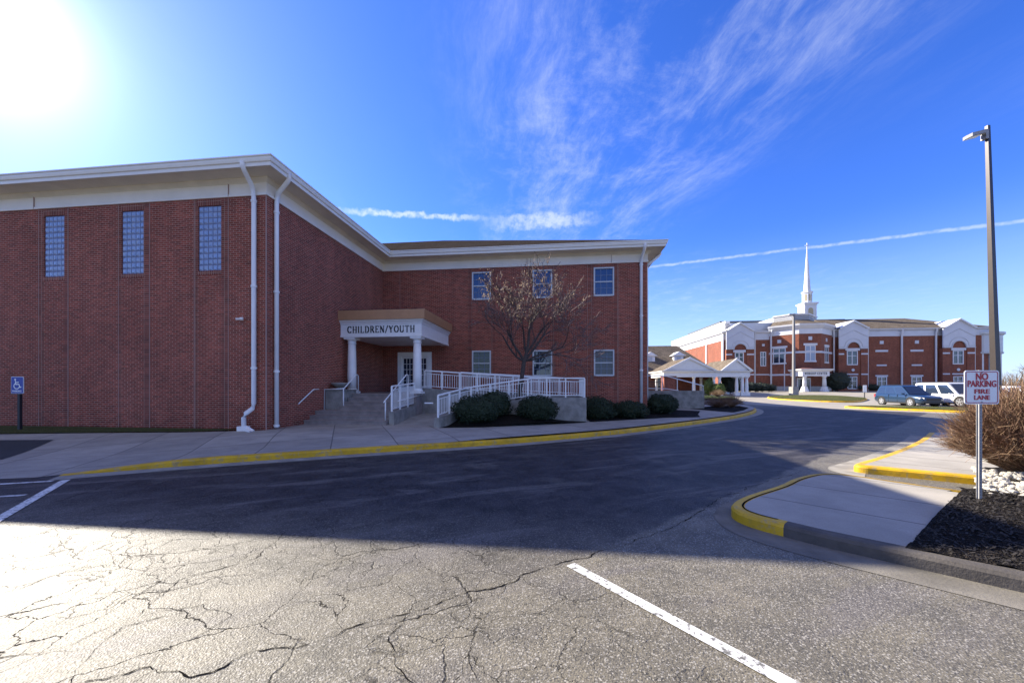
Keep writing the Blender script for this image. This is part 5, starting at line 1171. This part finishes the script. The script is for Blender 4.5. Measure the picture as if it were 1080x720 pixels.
# steeple
spx, spt = 24.2, 12.; ste = thing('steeple', 'slender white octagonal spire with cross above the church entrance', 'steeple', spx, spt, 16.9, O=C0)
def ocube(b, hw, z0, z1): b.prism([(spx-hw, spt-hw), (spx+hw, spt-hw), (spx+hw, spt+hw), (spx-hw, spt+hw)], z0, z1)
b = MB(); ocube(b, 1.32, 15.5, 21.0); ba = b.build('base_stage', M_white_far, ste)
b = MB(); ocube(b, 1.45, 21.0, 21.3); ocube(b, 1.62, 21.3, 21.6); b.build('cornice', M_white_far, ba); b = MB(); ocube(b, 1.46, 17.9, 18.15); b.build('plinth_band', M_white_far, ba)
n = 10; out = [(spx-.55, 18.6), (spx-.55, 19.8)]+[(spx+.55*math.cos(math.pi-math.pi*i/n), 19.8+.55*math.sin(math.pi*i/n)) for i in range(1, n)]+[(spx+.55, 19.8), (spx+.55, 18.6)]
M_louv = mat('louvre_tan', (.42, .36, .22), .7)
for pl in ([(a, spt-1.345, c) for a, c in out], [(spx+1.345, spt+a-spx, c) for a, c in out], [(spx-1.345, spt+a-spx, c) for a, c in out]): b = MB(); b.add(pl, [tuple(range(len(out)))]); b.build('louvre', M_louv, ba)
b = MB(); b.lathe((spx, spt, 0), [(1.0, 21.6), (1.0, 24.0), (1.18, 24.1), (1.18, 24.4)], 8); lt = b.build('lantern', M_white_far, ste)
for i in range(8):
    b = MB(); a = math.pi*2*i/8; r_ = 1.0*math.cos(math.pi/8)+.02; dx, dy = math.cos(a), math.sin(a); tx, ty = -dy, dx
    b.add([(spx+dx*r_+tx*u, spt+dy*r_+ty*u, z) for u, z in ((-.2, 22.1), (.2, 22.1), (.2, 23.5), (0, 23.8), (-.2, 23.5))], [(0, 1, 2, 3, 4)]); b.build('louvre', M_louv, lt)
b = MB(); b.lathe((spx, spt, 0), [(.80, 24.4), (.72, 24.7), (.10, 34.8)], 8); b.build('spire', M_white_far, ste)
b = MB(); b.bar((spx, spt, 34.7), (spx, spt, 36.3), .14); b.bar((spx-.45, spt, 35.7), (spx+.45, spt, 35.7), .14); b.build('cross', M_white_far, ste)
# grey rotunda at the far right end
ro = thing('grey_rotunda', 'round pale metal porch on columns at the right end of the church', 'porch', 52.5, 2, .5, O=C0)
b = MB(); b.lathe((51.6, 3.0, 0), [(3.6, 8.2), (3.7, 8.5), (3.55, 8.6), (3.55, 11.9), (3.9, 12.2), (3.9, 12.6)], 20); b.build('drum', M_wframe, ro, smooth=False)
b = MB(); b.lathe((51.6, 3.0, 0), [(2.7, -.5), (2.7, 8.2)], 16); b.build('glazing', mat('rotunda_glazing', (.34, .38, .42), .25), ro)
for i in range(7): a = R(180+i*30); b = MB(); b.lathe((51.6+3.2*math.cos(a), 3.+3.2*math.sin(a), 0), [(.3, -.5), (.28, 8.25)], 10); b.build('column', M_white_far, ro)

# shrubs before the church
def fshrub(label, u, Y, r, h, m, seed, n=900, size=.09):
    return shrub(label, (u-540)/400*Y, Y, gz(0, Y), r, h/2, seed, m, n, size, 'shrubs in front of the church and hall', lump=.16)
fshrub('bright yellow green mounded shrub beside the drive canopy columns', 757.5, 54., .95, 1.9, M_shrub_l, 31)
fshrub('taller loose yellow green shrub left of the bright mound', 747.5, 55., .75, 2.5, M_shrub_l, 32)
fshrub('tall dark evergreen at the right of the drive canopy', 770, 62., 1.5, 4.2, M_shrub_d, 33, 1400)
for i, (u, r_, h_, w) in enumerate(((776, 1.3, 2., 'leftmost, beside the tall dark evergreen'), (783, 1.4, 1.8, 'below the first arched gable'), (790, 1.4, 1.9, 'by the gable downspout'), (797, 1.3, 1.7, 'in the recess of the church front'), (804, 1.3, 1.8, 'beneath the narrow recess window'), (811, 1.2, 1.5, 'at the left foot of the church entrance block'))):
    fshrub('low dark hedge shrub '+w, u, 72., r_, h_, M_shrub_d, 40+i)
fshrub('big round dark shrub just right of the church portico', 883.5, 76., 2.1, 4.1, M_shrub_d, 50, 1800)
for i, u in enumerate((905, 918, 941, 958, 974)):
    fshrub('low dark foundation shrub under '+('the second arched gable', 'the downspout right of the second gable', 'the blank brick panel', 'the second blank panel', 'the last flat wall window')[i], u, 80., 1.5, 1.6, M_shrub_d, 60+i)

# far lamp pole and small signs
fl = thing_w('distant_lamp_pole', 'distant lamp pole on a square concrete footing before the church entrance', 'street lamp', 41.6, 56., .35)
b = MB(); b.tube([(0, 0, 0), (0, 0, 12.)], [.24, .16], 4); b.build('pole', mat('grey_pole', (.20, .19, .18), .5), fl)
b = MB(); b.lathe((0, 0, -.3), [(.60, 0), (.60, 1.5)], 4); b.build('footing', M_conc, fl)
b = MB(); b.box((-.75, -.18, 11.8), (.12, .18, 11.95)); b.build('lamp_head', M_steel, fl)
ss = thing_w('bay_sign', 'small white sign on a post in front of the second church gable', 'sign', 42.9, 46.15, .2)
b = MB(); b.bar((0, 0, -.2), (0, 0, 1.6), .07); b.build('post', M_dpost, ss)
b = MB(); b.box((-.23, -.05, .75), (.23, -.035, 1.6)); b.build('plate', M_signw, ss)

# ------------------------------------------------------------------ cars
def car(label, x, y, z, rz, paint, L=4.65, Wd=1.86, H=1.66, group='cars parked in front of the church', boxy=0., wheel_r=.36, name='parked_car', rails=True):
    o = thing_w(name, label, 'car', x, y, z, rz, group)      # +x is the front
    hw = Wd/2; ax = (L*.30, -L*.30)
    # hull stations: x, z_low, z_belt, half width
    Sx = [(-L/2, .45, .80, hw*.80), (-L/2+.06, .34, .98, hw*.90), (-L/2+.30, .28, 1.02, hw*.97), (-L*.3, .24, 1.02, hw), (0, .22, 1.00, hw), (L*.2, .22, .98, hw), (L*.30, .24, .95+boxy*.08, hw), (L/2-.40, .26, .88+boxy*.12, hw*.97), (L/2-.12, .30, .78+boxy*.14, hw*.88), (L/2, .42, .66+boxy*.1, hw*.74)]
    b = MB(); rings = []
    for sx, zl, zt, w in Sx:
        half = [(w*.90, zl), (w*.985, zl+.08), (w, zl+(zt-zl)*.45), (w*.985, zl+(zt-zl)*.75), (w*.94, zt-.03), (w*.86, zt)]
        rings.append([(sx, a, c) for a, c in half]+[(sx, -a, c) for a, c in half[::-1]])
    k = len(rings[0]); b.v = [p for r_ in rings for p in r_]
    b.f = [(i*k+j, i*k+(j+1) % k, (i+1)*k+(j+1) % k, (i+1)*k+j) for i in range(len(rings)-1) for j in range(k)]+[tuple(range(k)), tuple(range((len(rings)-1)*k, len(rings)*k))]
    body = b.build('body', paint, o, smooth=True)
    # greenhouse
    zr_ = H; xr0, xr1 = -L/2+.38-.1*boxy, L*.06+.08*boxy; xb0, xb1 = -L/2+.12, L*.255+.05*boxy
    bt = hw*.90; tp = hw*.70+boxy*.05
    G0 = [(xb0, bt*.94, .98), (xb1, bt, .97)]; G1 = [(xr0, tp*.95, zr_-.05), (xr1, tp, zr_-.04)]
    b = MB(); b.add([(xb0, bt*.94, .98), (xb1, bt*.96, .95), (xr1, tp, zr_-.06), (xr0, tp*.95, zr_-.07), (xb0, -bt*.94, .98), (xb1, -bt*.96, .95), (xr1, -tp, zr_-.06), (xr0, -tp*.95, zr_-.07), (xr1-.2, tp*.75, zr_), (xr0+.3, tp*.72, zr_), (xr1-.2, -tp*.75, zr_), (xr0+.3, -tp*.72, zr_)],
        [(0, 1, 2, 3), (4, 7, 6, 5), (1, 5, 6, 2), (0, 3, 7, 4), (2, 8, 9, 3), (6, 7, 11, 10), (8, 10, 11, 9), (2, 6, 10, 8), (3, 9, 11, 7)]); b.build('cabin', paint, o)
    def side(fx, fz, sg, e=.008):  # point on the cabin flank
        xb = xb0+(xb1-xb0)*fx; xt = xr0+(xr1-xr0)*fx; yb = bt*(.94+.02*fx); yt = tp*(.95+.05*fx)
        return (xb+(xt-xb)*fz, sg*(yb+(yt-yb)*fz+e), .98-.03*fx+(zr_-.065-.98+.03*fx)*fz)
    for sg in (-1, 1):
        for (f0, f1) in ((.05, .27), (.31, .61), (.65, .95)):
            b = MB(); b.add([side(f0, .10, sg), side(f1, .10, sg), side(f1-.01, .88, sg), side(f0+.01, .88, sg)], [(0, 1, 2, 3)]); b.build('side_window', M_glass_dark, o)
    def endq(xb, xt, e):
        return [(xb+(xt-xb)*.10+e, bt*.84, 1.04), (xb+(xt-xb)*.10+e, -bt*.84, 1.04), (xb+(xt-xb)*.90+e, -tp*.86, zr_-.11), (xb+(xt-xb)*.90+e, tp*.86, zr_-.11)]
    b = MB(); b.add(endq(xb1, xr1, .012), [(0, 1, 2, 3)]); b.build('windscreen', M_glass_dark, o)
    b = MB(); b.add(endq(xb0, xr0, -.012), [(0, 1, 2, 3)]); b.build('rear_window', M_glass_dark, o)
    for axx in ax:
        for sg in (-1, 1):
            b = MB(); n = 20; ar = wheel_r+.07
            b.add([(axx+ar*math.cos(math.pi*2*i/n), sg*(hw+.004), wheel_r+.02+ar*math.sin(math.pi*2*i/n)) for i in range(n)]+[(axx+ar*math.cos(math.pi*2*i/n), sg*(hw-.12), wheel_r+.02+ar*math.sin(math.pi*2*i/n)) for i in range(n)], [tuple(range(n))]+[(i, (i+1) % n, n+(i+1) % n, n+i) for i in range(n)])
            b.build('wheel_arch', M_black, body)
            b = MB(); cyl = [(axx+rr*math.cos(math.pi*2*i/24), yy, wheel_r+rr*math.sin(math.pi*2*i/24)) for rr, yy in ((wheel_r*.6, sg*(hw+.015)), (wheel_r*.97, sg*(hw+.02)), (wheel_r, sg*(hw-.02)), (wheel_r, sg*(hw-.2))) for i in range(24)]
            b.add(cyl, [(k_*24+i, k_*24+(i+1) % 24, (k_+1)*24+(i+1) % 24, (k_+1)*24+i) for k_ in range(3) for i in range(24)]); wh = b.build('wheel', M_rubber, o)
            b = MB()
            b.add([(axx+wheel_r*.2*math.cos(math.pi*2*i/10), sg*(hw+.024), wheel_r+wheel_r*.2*math.sin(math.pi*2*i/10)) for i in range(10)], [tuple(range(10))])
            for i in range(5):
                a = math.pi*2*i/5+.3; c, s_ = math.cos(a), math.sin(a); w_ = .055
                b.add([(axx+c*.02-s_*w_, sg*(hw+.022), wheel_r+s_*.02+c*w_), (axx+c*.02+s_*w_, sg*(hw+.022), wheel_r+s_*.02-c*w_), (axx+c*wheel_r*.66+s_*w_*.8, sg*(hw+.022), wheel_r+s_*wheel_r*.66-c*w_*.8), (axx+c*wheel_r*.66-s_*w_*.8, sg*(hw+.022), wheel_r+s_*wheel_r*.66+c*w_*.8)], [(0, 1, 2, 3)])
            n = 24; b.add([(axx+rr*math.cos(math.pi*2*i/n), sg*(hw+.021), wheel_r+rr*math.sin(math.pi*2*i/n)) for rr in (wheel_r*.58, wheel_r*.68) for i in range(n)], [(i, (i+1) % n, n+(i+1) % n, n+i) for i in range(n)]); b.build('rim', M_rim, wh)
            b = MB(); b.add([(axx+wheel_r*.6*math.cos(math.pi*2*i/n), sg*(hw+.012), wheel_r+wheel_r*.6*math.sin(math.pi*2*i/n)) for i in range(n)], [tuple(range(n))]); b.build('brake_disc', M_black, wh)
    for sg in (-1, 1):
        b = MB(); b.add([(L/2-.30, sg*hw*.955, .80), (L/2-.02, sg*hw*.70, .76), (L/2-.015, sg*hw*.72, .62), (L/2-.24, sg*hw*.955, .66)], [(0, 1, 2, 3)]); b.build('headlight', M_lens, o)
        b = MB(); b.box((-L/2-.01, sg*hw*.62, .72), (-L/2+.12, sg*hw*.90, .98)); b.build('tail_light', M_red, o)
        b = MB(); b.box((L*.17, sg*(hw-.02), .98), (L*.17+.1, sg*(hw+.17), 1.12)); b.build('mirror', paint, o)
        if rails: b = MB(); b.tube([(xr0+.25, sg*tp*.8, zr_+.0), (xr0+.35, sg*tp*.8, zr_+.05), (xr1-.35, sg*tp*.8, zr_+.05), (xr1-.2, sg*tp*.8, zr_)], .02, 6); b.build('roof_rail', M_black, o)
        b = MB()
        for dx in (-L*.145, L*.04, L*.215): b.box((dx-.006, sg*(hw-.03), .35), (dx+.006, sg*(hw+.003), .98))
        b.box((-L*.23, sg*(hw-.03), .24), (L*.23, sg*(hw+.008), .34)); b.build('door_seam', M_black, body)
    b = MB(); b.box((L/2-.05, -hw*.55, .50), (L/2+.012, hw*.55, .70)); b.box((L/2-.1, -hw*.65, .28), (L/2+.005, hw*.65, .42)); b.build('grille', M_black, o)
    b = MB(); b.box((-L/2-.012, -.26, .62), (-L/2+.05, .26, .74)); b.build('number_plate', M_signw, o)
    return o
P_blue = mat('blue_car_paint', (.028, .072, .15), .28, metal=.35, coat=.6)
P_white = mat('white_car_paint', (.78, .78, .77), .3, coat=.5)
P_blue.node_tree.nodes['Principled BSDF'].inputs['Base Color'].default_value = (.018, .046, .092, 1)
car('blue crossover with roof rails parked past the grass island', 34.7, 33.3, .0, R(-97), P_blue, 4.75, 1.9, 1.78)
car('large white sport utility behind the fire lane sign', 38.0, 32.7, .0, R(-97), P_white, 5.6, 2.05, 2.02, boxy=1., wheel_r=.41)
car('white car showing only its roof above the twiggy shrub', 41.6, 33.0, .0, R(-97), P_white, 4.7, 1.85, 1.62)
car('white car at the far right edge beyond the lamp pole', 44.6, 33.2, .0, R(-97), P_white, 4.8, 1.85, 1.72)
car('rightmost white car cut by the edge of the photo', 47.6, 33.4, .0, R(-97), P_white, 4.7, 1.86, 1.68)

# ------------------------------------------------------------------ bare trees far right
def bare_tree(label, x, y, h, seed):
    o = thing_w('leafless_tree', label, 'tree', x, y, .5, 0, 'leafless trees at the far right')
    w, c, tips, r = tree_mesh(seed, (0, 0, h*.25), [((.05, 0, 1), h*.32, .16), ((-.5, .2, .9), h*.28, .12), ((.5, -.2, .9), h*.28, .12)], 4, h*.3, .15, None, spread=.7, up=.1, nchild=(3, 4))
    t = MB(); t.tube([(0, 0, -.5), (.05, 0, h*.3)], [.25, .17], 7); t.build('trunk', M_bark, o)
    w.add(c.v, c.f); w.build('crown', M_brush, o, fix=False)
for i, (x, y, h, lb) in enumerate(((161, 120, 8, 'nearest the lamp pole'), (168, 122, 10, 'second from the lamp pole'), (176, 126, 11, 'third from the lamp pole'), (184, 128, 13, 'tall one at the right edge'), (192, 132, 12, 'just past the right edge'), (150, 135, 9, 'partly hidden by the lamp pole'))):
    bare_tree('grey leafless tree on the skyline, '+lb, x, y, h, 70+i)
br = MB(); r = random.Random(12)
for i in range(5600):
    x, y = (r.uniform(120, 230), r.uniform(108, 122)) if i < 2600 else (r.uniform(225, 420), r.uniform(95, 125)); h = r.uniform(2., 5.2); d = Vector((r.gauss(0, .25), r.gauss(0, .2), 1)).normalized(); br.tube([(x, y, .3), (x+d.x*h*.6+r.gauss(0, .2), y+d.y*h*.6, .4+h*.6), (x+d.x*h, y+d.y*h, .4+h)], [.05, .04, .01], 3, False)
tag(br.build('brush_thicket', M_brush, fix=False), 'brown leafless thicket behind the parked white cars', 'brush', None, 'stuff')

for o in COL.objects:
    if '_o' in o.keys(): del o['_o']
